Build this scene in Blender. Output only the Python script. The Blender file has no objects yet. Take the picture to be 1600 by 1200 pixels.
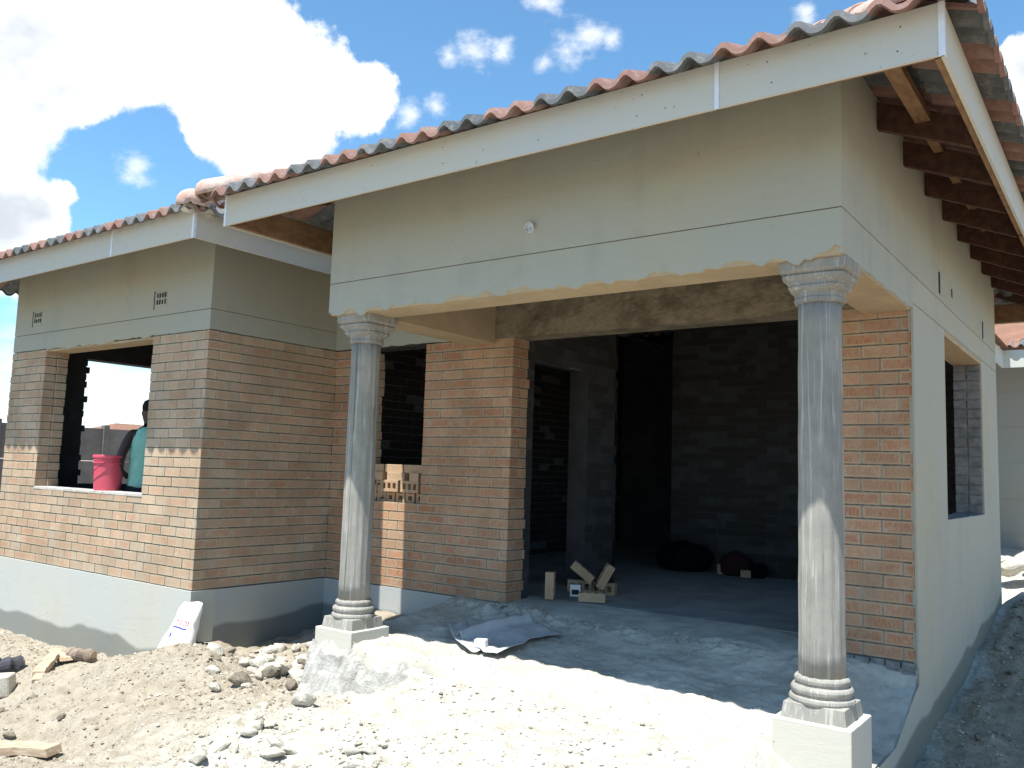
import bpy, bmesh, math, random
import numpy as np
from mathutils import Vector, Matrix

random.seed(7)
rng = np.random.default_rng(7)
R = math.radians
scene = bpy.context.scene
COL = scene.collection

# ------------------------------------------------------------------ camera
cam_d = bpy.data.cameras.new('camera')
cam = bpy.data.objects.new('camera', cam_d)
COL.objects.link(cam)
fwd = Vector((-0.5901418, 0.8007388, 0.10271334))
rgt = Vector((0.80652933, 0.59034391, 0.03169401))
upv = Vector((0.03525757, -0.10154528, 0.99420594))
cam.matrix_world = Matrix(((rgt.x, upv.x, -fwd.x, 1.1114), (rgt.y, upv.y, -fwd.y, -4.1382), (rgt.z, upv.z, -fwd.z, 1.0715), (0, 0, 0, 1)))
cam_d.sensor_width = 36.0
cam_d.lens = 1331.05 / 1600 * 36.0
cam_d.clip_start = 0.05
cam_d.clip_end = 2000
scene.camera = cam

# ------------------------------------------------------------------ exposure, sun, sky
scene.view_settings.view_transform = 'Standard'
scene.view_settings.look = 'None'
scene.view_settings.gamma = 1.0
scene.view_settings.use_curve_mapping = False
scene.view_settings.exposure = 0.92

SUN_S = 2.62
SUN_KX = 0.055
to_sun = Vector((-SUN_KX, -1.0, SUN_S)).normalized()
sun_d = bpy.data.lights.new('sun', 'SUN')
sun_d.energy = 5.0
sun_d.angle = R(0.5)
sun_d.color = (1.0, 0.975, 0.92)
sun = bpy.data.objects.new('sun', sun_d)
COL.objects.link(sun)
sun.rotation_euler = to_sun.to_track_quat('Z', 'Y').to_euler()
sun.location = (0, -20, 50)

world = bpy.data.worlds.new('World')
scene.world = world
world.use_nodes = True


class NT:
    """small helper for node trees"""
    def __init__(self, tree):
        self.t = tree
        self.n = tree.nodes
        self.l = tree.links

    def add(self, kind, **kw):
        nd = self.n.new(kind)
        for k, v in kw.items():
            setattr(nd, k, v)
        return nd

    def put(self, sock, v):
        if hasattr(v, 'is_output') or isinstance(v, bpy.types.NodeSocket):
            self.l.new(v, sock)
        else:
            sock.default_value = v

    def math(self, op, a, b=0.0, c=0.0, clamp=False):
        nd = self.add('ShaderNodeMath', operation=op, use_clamp=clamp)
        self.put(nd.inputs[0], a)
        self.put(nd.inputs[1], b)
        self.put(nd.inputs[2], c)
        return nd.outputs[0]

    def vmath(self, op, a, b=(0, 0, 0), out=0):
        nd = self.add('ShaderNodeVectorMath', operation=op)
        self.put(nd.inputs[0], a)
        self.put(nd.inputs[1], b)
        return nd.outputs[out]

    def mix(self, f, a, b, blend='MIX'):
        nd = self.add('ShaderNodeMix', data_type='RGBA', blend_type=blend)
        self.put(nd.inputs[0], f)
        self.put(nd.inputs[6], a if not isinstance(a, tuple) else (a + (1,))[:4])
        self.put(nd.inputs[7], b if not isinstance(b, tuple) else (b + (1,))[:4])
        return nd.outputs[2]

    def step(self, x, a, b, lo=0.0, hi=1.0):
        nd = self.add('ShaderNodeMapRange', interpolation_type='SMOOTHSTEP')
        self.put(nd.inputs[0], x)
        self.put(nd.inputs[1], a)
        self.put(nd.inputs[2], b)
        nd.inputs[3].default_value = lo
        nd.inputs[4].default_value = hi
        return nd.outputs[0]

    def lin(self, x, a, b, lo, hi):
        nd = self.add('ShaderNodeMapRange')
        self.put(nd.inputs[0], x)
        self.put(nd.inputs[1], a)
        self.put(nd.inputs[2], b)
        nd.inputs[3].default_value = lo
        nd.inputs[4].default_value = hi
        return nd.outputs[0]

    def noise(self, vec, scale, detail=4, rough=0.55, dist=0.0, out=0):
        nd = self.add('ShaderNodeTexNoise')
        if vec is not None:
            self.l.new(vec, nd.inputs['Vector'])
        nd.inputs['Scale'].default_value = scale
        nd.inputs['Detail'].default_value = detail
        nd.inputs['Roughness'].default_value = rough
        nd.inputs['Distortion'].default_value = dist
        return nd.outputs[out]

    def mapped(self, vec, scale=(1, 1, 1), loc=(0, 0, 0)):
        nd = self.add('ShaderNodeMapping')
        self.l.new(vec, nd.inputs[0])
        nd.inputs['Scale'].default_value = scale
        nd.inputs['Location'].default_value = loc
        return nd.outputs[0]

    def sep(self, vec):
        nd = self.add('ShaderNodeSeparateXYZ')
        self.l.new(vec, nd.inputs[0])
        return nd.outputs


W = NT(world.node_tree)
W.n.clear()
sky = W.add('ShaderNodeTexSky', sky_type='NISHITA')
sky.sun_disc = False
sky.sun_elevation = math.asin(to_sun.z)
sky.sun_rotation = math.atan2(to_sun.x, to_sun.y)
sky.air_density = 1.0
sky.dust_density = 0.3
sky.ozone_density = 2.0
sky.altitude = 1400
gen = W.add('ShaderNodeTexCoord').outputs['Generated']
# cumulus banks: direction, angular radius, weight
CLOUDS = [(-0.8358, 0.4111, 0.3640, 0.135), (-0.7640, 0.5079, 0.3980, 0.112), (-0.7114, 0.5749, 0.4043, 0.082), (-0.6782, 0.6138, 0.4041, 0.047),
          (-0.7970, 0.4958, 0.3450, 0.070), (-0.7463, 0.5636, 0.3540, 0.074), (-0.8538, 0.3368, 0.3970, 0.10), (-0.7826, 0.4428, 0.4375, 0.114),
          (-0.7304, 0.5197, 0.4432, 0.062), (-0.8876, 0.3889, 0.2468, 0.052), (-0.9040, 0.3612, 0.2288, 0.075), (-0.8721, 0.4082, 0.2697, 0.030),
          (-0.0700, 0.9125, 0.4030, 0.036), (-0.0780, 0.9296, 0.3603, 0.032),
          (0.85, 0.1, 0.5, 0.16), (0.6, 0.75, 0.3, 0.15)]
WISPS = [(-0.5929, 0.6674, 0.4506, 0.022), (-0.5702, 0.6835, 0.4557, 0.033), (-0.5453, 0.7027, 0.4571, 0.022),
         (-0.5125, 0.7334, 0.4466, 0.020), (-0.4880, 0.7427, 0.4585, 0.028), (-0.4605, 0.7502, 0.4744, 0.028), (-0.4443, 0.7636, 0.4685, 0.018),
         (-0.6401, 0.6606, 0.3922, 0.026), (-0.6168, 0.6765, 0.4023, 0.022), (-0.4966, 0.7097, 0.5060, 0.030),
         (-0.8364, 0.4575, 0.3019, 0.028), (-0.2587, 0.8394, 0.4779, 0.020)]


def blobs(lst, sharp):
    acc = None
    for x, y, z, r in lst:
        d = W.vmath('DISTANCE', gen, (x, y, z), out=1)
        v = W.math('MULTIPLY_ADD', d, -1.0 / r, 1.0)
        acc = v if acc is None else W.math('SMOOTH_MAX', acc, v, sharp)
    return acc


n1 = W.noise(gen, 11.0, 8, 0.6)
n2 = W.noise(W.mapped(gen, (1, 1, 1.6)), 34.0, 7, 0.62)
n4 = W.noise(gen, 42.0, 5, 0.6)
n3 = W.noise(W.mapped(gen, (1, 1, 3.0), (3, 1, 2)), 7.0, 6, 0.6)
big = W.math('ADD', blobs(CLOUDS, 0.25), W.math('ADD', W.math('MULTIPLY_ADD', n1, 1.35, -0.95), W.math('MULTIPLY', n4, 0.5)))
hole = W.math('MULTIPLY_ADD', W.vmath('DISTANCE', gen, (-0.835, 0.459, 0.300), out=1), -1.0 / 0.10, 1.0)
hole = W.math('MULTIPLY', W.math('MAXIMUM', hole, 0.0), W.math('MULTIPLY_ADD', n1, 4.0, -0.7))
big = W.math('MULTIPLY_ADD', W.math('MAXIMUM', hole, 0.0), -1.3, big)
mbig = W.step(big, 0.0, 0.20)
wis = W.math('ADD', blobs(WISPS, 0.15), W.math('MULTIPLY_ADD', n2, 2.0, -1.12))
mwis = W.step(wis, 0.05, 1.15, 0.0, 0.8)
elev = W.sep(gen)[2]
band = W.math('SUBTRACT', 0.155, elev)
low = W.math('ADD', W.math('MULTIPLY', band, 7.0), W.math('MULTIPLY_ADD', n3, 2.4, -1.1))
mlow = W.step(low, 0.0, 0.9, 0.0, 0.8)
mask = W.math('MAXIMUM', mbig, W.math('MAXIMUM', mwis, mlow))
shade = W.noise(W.mapped(gen, (1, 1, 1.6), (5, 2, 0)), 5.0, 5, 0.55)
thick = W.step(big, 0.15, 0.9)
gval = W.math('MULTIPLY', W.step(shade, 0.42, 0.62), thick)
cloud_col = W.mix(gval, (12.6, 12.9, 13.3), (7.6, 8.2, 8.9))
skyc = W.mix(1.0, sky.outputs[0], (1.85, 2.55, 2.6), 'MULTIPLY')
final = W.mix(mask, skyc, cloud_col)
bg = W.add('ShaderNodeBackground')
W.l.new(final, bg.inputs[0])
bg.inputs[1].default_value = 0.052
wo = W.add('ShaderNodeOutputWorld')
W.l.new(bg.outputs[0], wo.inputs[0])


# ------------------------------------------------------------------ numpy noise
def _hash(ix, iy, s):
    h = (ix * 374761393 + iy * 668265263 + s * 974634727) & 0x7fffffff
    h = ((h ^ (h >> 13)) * 1274126177) & 0x7fffffff
    return ((h ^ (h >> 16)) & 0xffff) / 65535.0


def vnoise(x, y, s=0):
    x = np.asarray(x, float)
    y = np.asarray(y, float)
    ix = np.floor(x).astype(np.int64)
    iy = np.floor(y).astype(np.int64)
    fx = x - ix
    fy = y - iy
    fx = fx * fx * (3 - 2 * fx)
    fy = fy * fy * (3 - 2 * fy)
    a = _hash(ix, iy, s)
    b = _hash(ix + 1, iy, s)
    c = _hash(ix, iy + 1, s)
    d = _hash(ix + 1, iy + 1, s)
    return (a * (1 - fx) + b * fx) * (1 - fy) + (c * (1 - fx) + d * fx) * fy - 0.5


def fbm(x, y, oct=4, s=0):
    t = 0
    a = 1.0
    f = 1.0
    for i in range(oct):
        t = t + a * vnoise(np.asarray(x) * f + 17.3 * i, np.asarray(y) * f - 9.1 * i, s + i)
        a *= 0.5
        f *= 2.03
    return t


# ------------------------------------------------------------------ materials
def new_mat(name):
    m = bpy.data.materials.new(name)
    m.use_nodes = True
    T = NT(m.node_tree)
    b = T.n['Principled BSDF']
    b.inputs['Specular IOR Level'].default_value = 0.25
    b.inputs['Roughness'].default_value = 0.9
    return m, T, b


def obj_co(T):
    return T.add('ShaderNodeTexCoord').outputs['Object']


def bump(T, b, h, strength=0.3, dist=0.01):
    nd = T.add('ShaderNodeBump')
    nd.inputs['Strength'].default_value = strength
    nd.inputs['Distance'].default_value = dist
    T.l.new(h, nd.inputs['Height'])
    T.l.new(nd.outputs[0], b.inputs['Normal'])


def mat_brick(name, stain, dark=1.0, grey=0.0, tans=((0.47, 0.385, 0.27), (0.43, 0.345, 0.235)), reds=((0.41, 0.232, 0.15), (0.45, 0.285, 0.19))):
    m, T, b = new_mat(name)
    uv = T.add('ShaderNodeUVMap', uv_map='brick').outputs[0]
    co = obj_co(T)
    s = T.sep(uv)
    eu = T.math('MULTIPLY', T.math('MINIMUM', s[0], T.math('SUBTRACT', 1.0, s[0])), 222)
    ev = T.math('MULTIPLY', T.math('MINIMUM', s[1], T.math('SUBTRACT', 1.0, s[1])), 75)
    e = T.math('MINIMUM', eu, ev)
    nf = T.noise(co, 60, 4, 0.6)
    e = T.math('ADD', e, T.math('MULTIPLY_ADD', nf, 16, -8))
    centre = T.step(e, 6, 15)
    isl = T.add('ShaderNodeNewGeometry').outputs['Random Per Island']
    comb = T.noise(T.mapped(co, (160, 160, 30)), 1.0, 3, 0.6)
    tan_c = T.mix(isl, *tans)
    ramp = T.mix(isl, *reds)
    red = T.mix(T.step(comb, 0.35, 0.75), ramp, (0.47, 0.30, 0.19))
    vrf = T.math('FRACT', T.math('MULTIPLY', isl, 7.31))
    amt = T.math('MULTIPLY', centre, T.lin(vrf, 0, 1, 0.45, 1.0))
    c = T.mix(amt, tan_c, red)
    # cement smears left by the bricklayers
    sm = T.noise(T.mapped(co, (5, 5, 3.5)), 1.0, 6, 0.68)
    sm2 = T.noise(T.mapped(co, (14, 14, 26), (3, 7, 1)), 1.0, 4, 0.6)
    f1 = T.math('MULTIPLY', T.step(sm, 0.44, 0.66), stain, clamp=True)
    f2 = T.math('MULTIPLY', T.step(sm2, 0.55, 0.75), min(1.0, stain * 0.8 + 0.15), clamp=True)
    c = T.mix(f1, c, (0.42, 0.355, 0.265))
    c = T.mix(f2, c, (0.46, 0.395, 0.30))
    c = T.mix(1.0, c, T.mix(T.math('FRACT', T.math('MULTIPLY', isl, 13.7)), (0.90, 0.89, 0.88), (1.07, 1.07, 1.07)), 'MULTIPLY')
    blot = T.noise(T.mapped(co, (2.3, 2.3, 1.7), (9, 4, 2)), 1.0, 5, 0.65)
    c = T.mix(1.0, c, T.mix(T.step(blot, 0.34, 0.66), (0.87, 0.85, 0.83), (1.08, 1.08, 1.08)), 'MULTIPLY')
    if grey > 0:
        c = T.mix(grey, c, (0.2, 0.2, 0.2))
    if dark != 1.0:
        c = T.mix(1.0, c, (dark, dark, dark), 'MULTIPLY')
    T.l.new(c, b.inputs['Base Color'])
    h = T.math('ADD', T.math('MULTIPLY', comb, 0.6), nf)
    bump(T, b, h, 0.55, 0.004)
    return m


def mat_plaster(name, base, damp_or_shade=None, var=0.21, warm=0.0):
    """smooth cement render; damp = (z0, slope_x, slope_y) a wet band near the ground"""
    m, T, b = new_mat(name)
    co = obj_co(T)
    big_ = T.noise(T.mapped(co, (0.9, 0.9, 0.7)), 1.3, 5, 0.6, 0.4)
    streak = T.noise(T.mapped(co, (7, 7, 0.9)), 1.0, 5, 0.62)
    fine = T.noise(co, 85, 4, 0.65)
    trow = T.noise(T.mapped(co, (2.2, 2.2, 6.5)), 1.4, 4, 0.6, 1.2)
    v = T.math('ADD', T.math('MULTIPLY_ADD', big_, var * 2.2, 1 - var * 1.1), T.math('MULTIPLY_ADD', streak, var, -var * .5))
    v = T.math('ADD', v, T.math('MULTIPLY_ADD', trow, var * 0.8, -var * .4))
    v = T.math('ADD', v, T.math('MULTIPLY_ADD', fine, 0.10, -0.05))
    lo = tuple(x * 0.0 for x in base)
    c = T.mix(v, lo, base)
    tint = T.noise(co, 0.8, 3, 0.5)
    c = T.mix(T.step(tint, 0.35, 0.75), c, T.mix(1.0, c, (1.06, 1.0, 0.90), 'MULTIPLY'))
    sp = T.noise(co, 34, 2, 0.5)
    c = T.mix(T.step(sp, 0.72, 0.78), c, (base[0] * .6, base[1] * .58, base[2] * .52))
    rough = None
    if damp_or_shade:
        z0, kx, ky, amp = damp_or_shade
        s = T.sep(co)
        edge = T.math('ADD', T.math('MULTIPLY', s[0], kx), T.math('MULTIPLY_ADD', s[1], ky, z0))
        nn = T.noise(T.mapped(co, (1.15, 1.15, 0.2)), 1.0, 2.5, 0.45)
        edge = T.math('ADD', edge, T.math('MULTIPLY_ADD', nn, amp, -amp * .5))
        wet = T.step(T.math('SUBTRACT', edge, s[2]), -0.015, 0.03)
        c = T.mix(wet, c, T.mix(1.0, c, (0.50, 0.51, 0.50), 'MULTIPLY'))
        rg = T.lin(wet, 0, 1, 0.9, 0.6)
        T.l.new(rg, b.inputs['Roughness'])
    T.l.new(c, b.inputs['Base Color'])
    bump(T, b, T.math('ADD', T.math('MULTIPLY', fine, 0.35), T.math('ADD', trow, T.math('MULTIPLY', sp, 0.15))), 0.22, 0.008)
    return m


def mat_simple(name, c1, c2, scale=6, detail=5, rough=0.9, bmp=0.3, bd=0.01, stretch=(1, 1, 1), spec=0.25, lo=0.35, hi=0.65, metallic=0.0):
    m, T, b = new_mat(name)
    co = obj_co(T)
    n = T.noise(T.mapped(co, stretch), scale, detail, 0.62)
    f = T.noise(T.mapped(co, stretch), scale * 7, 3, 0.6)
    c = T.mix(T.step(n, lo, hi), c1, c2)
    c = T.mix(T.math('MULTIPLY', T.step(f, 0.45, 0.75), 0.35), c, tuple(x * 0.7 for x in c1))
    T.l.new(c, b.inputs['Base Color'])
    b.inputs['Roughness'].default_value = rough
    b.inputs['Specular IOR Level'].default_value = spec
    b.inputs['Metallic'].default_value = metallic
    if bmp:
        bump(T, b, T.math('ADD', n, T.math('MULTIPLY', f, 0.4)), bmp, bd)
    return m


M = {}
M['brick'] = mat_brick('face_brick', 0.35, tans=((0.45, 0.32, 0.205), (0.41, 0.28, 0.175)), reds=((0.34, 0.13, 0.062), (0.40, 0.18, 0.092)))
M['brick_smeared'] = mat_brick('smeared_face_brick', 0.95)
M['brick_loose'] = mat_brick('loose_brick', 0.12, tans=((0.47, 0.35, 0.23), (0.40, 0.29, 0.185)), reds=((0.40, 0.24, 0.135), (0.46, 0.30, 0.18)))
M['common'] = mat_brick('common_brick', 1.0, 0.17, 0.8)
M['mortar'] = mat_simple('mortar', (0.40, 0.355, 0.29), (0.29, 0.26, 0.21), 30, bmp=0.6, bd=0.005)
M['mortar_dark'] = mat_simple('raked_mortar', (0.25, 0.22, 0.18), (0.13, 0.115, 0.095), 30, bmp=0.6, bd=0.005)
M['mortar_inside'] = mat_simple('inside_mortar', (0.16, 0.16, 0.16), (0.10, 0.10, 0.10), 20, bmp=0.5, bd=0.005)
M['plaster'] = mat_plaster('cement_plaster', (0.365, 0.37, 0.315))
M['plaster_wall'] = mat_plaster('cement_plaster_damp_foot', (0.385, 0.385, 0.33), damp_or_shade=(-0.52, 0, 0.105, 0.25))
M['plinth'] = mat_plaster('plinth_plaster', (0.43, 0.44, 0.41), damp_or_shade=(-0.53, 0.0, 0.0, 0.42), var=0.10)
M['plinth_inner'] = mat_plaster('plinth_plaster_inner', (0.38, 0.40, 0.40), damp_or_shade=(-0.40, 0.0, 0.10, 0.30), var=0.10)
M['soffit'] = mat_simple('soffit_board_marked_concrete', (0.46, 0.36, 0.23), (0.40, 0.31, 0.20), 4, stretch=(1, 1, 1), bmp=0.3)
M['rough'] = mat_simple('rough_concrete', (0.24, 0.20, 0.14), (0.14, 0.115, 0.078), 6, 6, bmp=0.8, bd=0.02, lo=0.4, hi=0.62)
M['block'] = mat_simple('rough_cement_block', (0.25, 0.25, 0.24), (0.16, 0.16, 0.155), 12, 6, bmp=0.9, bd=0.015)
M['footing'] = mat_simple('broken_footing', (0.44, 0.43, 0.39), (0.30, 0.285, 0.255), 10, 6, bmp=1.0, bd=0.02)
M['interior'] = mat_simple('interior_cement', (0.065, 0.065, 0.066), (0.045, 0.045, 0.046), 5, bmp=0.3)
M['column'] = None
M['fascia'] = mat_plaster('fibre_cement_fascia', (0.50, 0.51, 0.475), var=0.07)
M['alu'] = mat_simple('joint_strip', (0.72, 0.76, 0.80), (0.66, 0.70, 0.74), 20, rough=0.35, bmp=0, spec=0.5)
M['timber_dark'] = mat_simple('dark_roof_timber', (0.105, 0.052, 0.035), (0.06, 0.03, 0.022), 3, stretch=(6, 6, 6), bmp=0.3)
M['timber'] = mat_simple('roof_timber', (0.27, 0.165, 0.09), (0.19, 0.11, 0.06), 3, stretch=(8, 3, 8), bmp=0.3)
M['plank'] = mat_simple('weathered_plank', (0.50, 0.40, 0.29), (0.36, 0.26, 0.17), 3, stretch=(3, 14, 14), bmp=0.4)
M['bark'] = mat_simple('log_bark', (0.30, 0.24, 0.19), (0.16, 0.12, 0.09), 9, bmp=0.8)
M['darkwood'] = mat_simple('blackened_wood', (0.07, 0.07, 0.08), (0.04, 0.04, 0.045), 9, bmp=0.6)
M['rock'] = mat_simple('broken_concrete', (0.56, 0.52, 0.44), (0.42, 0.38, 0.31), 7, 7, bmp=0.7, bd=0.012)
M['rock_dark'] = mat_simple('earthy_stone', (0.30, 0.26, 0.20), (0.19, 0.16, 0.12), 9, 6, bmp=0.8, bd=0.012)
M['hole'] = mat_simple('dark_cavity', (0.03, 0.03, 0.028), (0.02, 0.02, 0.02), 9, bmp=0)
M['pvc'] = mat_simple('pvc', (0.55, 0.57, 0.58), (0.48, 0.5, 0.5), 30, rough=0.5, bmp=0, spec=0.4)
M['pink'] = mat_simple('pink_plastic', (0.62, 0.085, 0.13), (0.55, 0.075, 0.115), 3, rough=0.42, bmp=0.05, spec=0.45)
M['wire'] = mat_simple('bucket_wire', (0.16, 0.05, 0.06), (0.12, 0.04, 0.05), 9, rough=0.5, bmp=0)
M['skin'] = mat_simple('skin', (0.060, 0.032, 0.022), (0.045, 0.025, 0.018), 9, rough=0.5, bmp=0.1, spec=0.4)
M['hair'] = mat_simple('hair', (0.012, 0.011, 0.011), (0.008, 0.008, 0.008), 60, bmp=0.8)
M['vest'] = mat_simple('teal_cotton', (0.30, 0.60, 0.49), (0.22, 0.50, 0.41), 5, rough=0.9, bmp=0.4, bd=0.02)
M['shorts'] = mat_simple('dark_cotton', (0.022, 0.026, 0.035), (0.015, 0.018, 0.025), 8, bmp=0.3)
M['paper'] = mat_simple('cement_sack_paper', (0.50, 0.50, 0.49), (0.40, 0.40, 0.39), 5, bmp=0.4, bd=0.01)
M['white'] = mat_simple('white_foam', (0.78, 0.77, 0.72), (0.7, 0.69, 0.64), 9, bmp=0.2)
M['black_bag'] = mat_simple('black_bag_cloth', (0.010, 0.010, 0.011), (0.007, 0.007, 0.008), 6, rough=0.95, spec=0.05, bmp=0.4)
M['maroon'] = mat_simple('maroon_cloth', (0.045, 0.014, 0.018), (0.025, 0.01, 0.012), 6, bmp=0.5)
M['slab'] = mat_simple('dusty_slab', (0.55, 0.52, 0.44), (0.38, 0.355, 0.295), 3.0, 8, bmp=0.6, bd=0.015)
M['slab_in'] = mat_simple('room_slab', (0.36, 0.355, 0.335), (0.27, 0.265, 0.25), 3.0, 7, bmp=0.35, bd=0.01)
M['far_wall'] = mat_simple('far_block_wall', (0.22, 0.19, 0.165), (0.15, 0.13, 0.115), 1.5, 6, bmp=0.3)
M['neighbour'] = mat_plaster('neighbour_plaster', (0.31, 0.305, 0.275), var=0.07)
M['far_roof'] = mat_simple('far_roof', (0.24, 0.13, 0.085), (0.19, 0.10, 0.065), 3, bmp=0)
M['sun_blocker'] = mat_simple('sun_blocker_metal', (0.40, 0.41, 0.42), (0.34, 0.35, 0.36), 8, rough=0.5, bmp=0.1)
M['mortar_white'] = mat_simple('ridge_mortar', (0.55, 0.52, 0.47), (0.42, 0.39, 0.35), 14, bmp=0.9, bd=0.01)


def mat_column():
    m, T, b = new_mat('cast_column_cement')
    co = obj_co(T)
    st = T.noise(T.mapped(co, (42, 42, 1.3)), 1.0, 6, 0.75, 0.8)
    st2 = T.noise(T.mapped(co, (60, 60, 2.2), (3, 1, 0)), 1.0, 4, 0.7)
    n = T.noise(co, 5, 5, 0.6)
    f = T.noise(co, 110, 3, 0.6)
    c = T.mix(T.step(n, 0.3, 0.7), (0.235, 0.23, 0.205), (0.31, 0.297, 0.26))
    c = T.mix(T.step(st, 0.52, 0.64, 0, 0.7), c, (0.50, 0.485, 0.44))
    c = T.mix(T.step(st2, 0.60, 0.68, 0, 0.7), c, (0.17, 0.165, 0.15))
    b.inputs['Specular IOR Level'].default_value = 0.08
    b.inputs['Roughness'].default_value = 1.0
    T.l.new(c, b.inputs['Base Color'])
    bump(T, b, T.math('ADD', T.math('MULTIPLY', st, 1.0), T.math('MULTIPLY', f, 0.25)), 0.5, 0.008)
    return m


M['column'] = mat_column()


def mat_tiles():
    m, T, b = new_mat('concrete_roof_tiles')
    uv = T.sep(T.add('ShaderNodeUVMap', uv_map='tile').outputs[0])
    co = obj_co(T)
    fu = T.math('FLOOR', uv[0])
    fv = T.math('FLOOR', uv[1])
    wn = T.add('ShaderNodeTexWhiteNoise', noise_dimensions='2D')
    cb = T.add('ShaderNodeCombineXYZ')
    T.l.new(fu, cb.inputs[0])
    T.l.new(fv, cb.inputs[1])
    T.l.new(cb.outputs[0], wn.inputs['Vector'])
    par = T.math('MODULO', T.math('ADD', fu, 400.0), 2.0)
    g = T.math('GREATER_THAN', par, 0.5)
    red = T.mix(wn.outputs[0], (0.25, 0.145, 0.118), (0.20, 0.115, 0.093))
    gry = T.mix(wn.outputs[0], (0.075, 0.087, 0.093), (0.115, 0.123, 0.127))
    c = T.mix(g, red, gry)
    n = T.noise(co, 16, 6, 0.65)
    c = T.mix(T.step(n, 0.45, 0.75, 0, 0.45), c, (0.34, 0.31, 0.285))
    T.l.new(c, b.inputs['Base Color'])
    bump(T, b, T.noise(co, 90, 4, 0.6), 0.4, 0.006)
    return m


M['tiles'] = mat_tiles()
M['ridge'] = mat_simple('ridge_tile_concrete', (0.42, 0.26, 0.21), (0.50, 0.44, 0.38), 8, 6, bmp=0.5)


def mat_ground():
    m, T, b = new_mat('building_site_soil')
    co = obj_co(T)
    s = T.sep(co)
    n = T.noise(co, 1.6, 7, 0.62)
    n2 = T.noise(co, 9, 6, 0.65)
    n3 = T.noise(co, 60, 4, 0.6)
    dust = (0.47, 0.45, 0.39)
    soil = (0.335, 0.295, 0.23)
    damp_or_shade = (0.32, 0.28, 0.21)
    # cement dust in front of the porch, earth from the trench on the heap, shade along the right wall put in as darker earth
    fx = T.step(T.math('ADD', s[0], T.math('MULTIPLY_ADD', n, 1.6, -0.8)), -4.2, -2.4)
    c = T.mix(fx, soil, dust)
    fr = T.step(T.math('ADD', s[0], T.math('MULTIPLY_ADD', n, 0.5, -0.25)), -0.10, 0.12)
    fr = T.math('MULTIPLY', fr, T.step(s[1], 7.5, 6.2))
    c = T.mix(fr, c, damp_or_shade)
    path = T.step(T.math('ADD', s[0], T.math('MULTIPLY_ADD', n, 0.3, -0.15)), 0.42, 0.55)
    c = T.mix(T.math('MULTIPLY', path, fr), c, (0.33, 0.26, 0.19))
    c = T.mix(T.step(n2, 0.38, 0.70, 0, 0.8), c, T.mix(1.0, c, (0.66, 0.63, 0.58), 'MULTIPLY'))
    c = T.mix(T.step(n3, 0.62, 0.76, 0, 0.55), c, (0.24, 0.19, 0.13))
    T.l.new(c, b.inputs['Base Color'])
    v = T.add('ShaderNodeTexVoronoi', feature='F1')
    T.l.new(co, v.inputs['Vector'])
    v.inputs['Scale'].default_value = 38
    h = T.math('ADD', T.math('ADD', n2, T.math('MULTIPLY', n3, 0.7)), T.math('MULTIPLY', v.outputs[0], -0.5))
    bump(T, b, h, 0.8, 0.02)
    return m


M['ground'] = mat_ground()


# ------------------------------------------------------------------ object helpers
def link(name, me, mats=None, parent=None, smooth=False):
    o = bpy.data.objects.new(name, me)
    COL.objects.link(o)
    if mats is not None:
        for mm in (mats if isinstance(mats, (list, tuple)) else [mats]):
            me.materials.append(mm)
    if parent is not None:
        o.parent = parent
    if smooth:
        me.polygons.foreach_set('use_smooth', [True] * len(me.polygons))
    return o


def empty(name, label=None, cat=None, loc=(0, 0, 0), rz=0.0, group=None, parent=None):
    o = bpy.data.objects.new(name, None)
    o.empty_display_size = 0.2
    COL.objects.link(o)
    o.location = loc
    o.rotation_euler = (0, 0, rz)
    if parent is not None:
        o.parent = parent
    if label:
        tag(o, label, cat, group)
    return o


def tag(o, label=None, cat=None, group=None, kind=None):
    if label:
        o['label'] = label
    if cat:
        o['category'] = cat
    if group:
        o['group'] = group
    if kind:
        o['kind'] = kind
    return o


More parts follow.
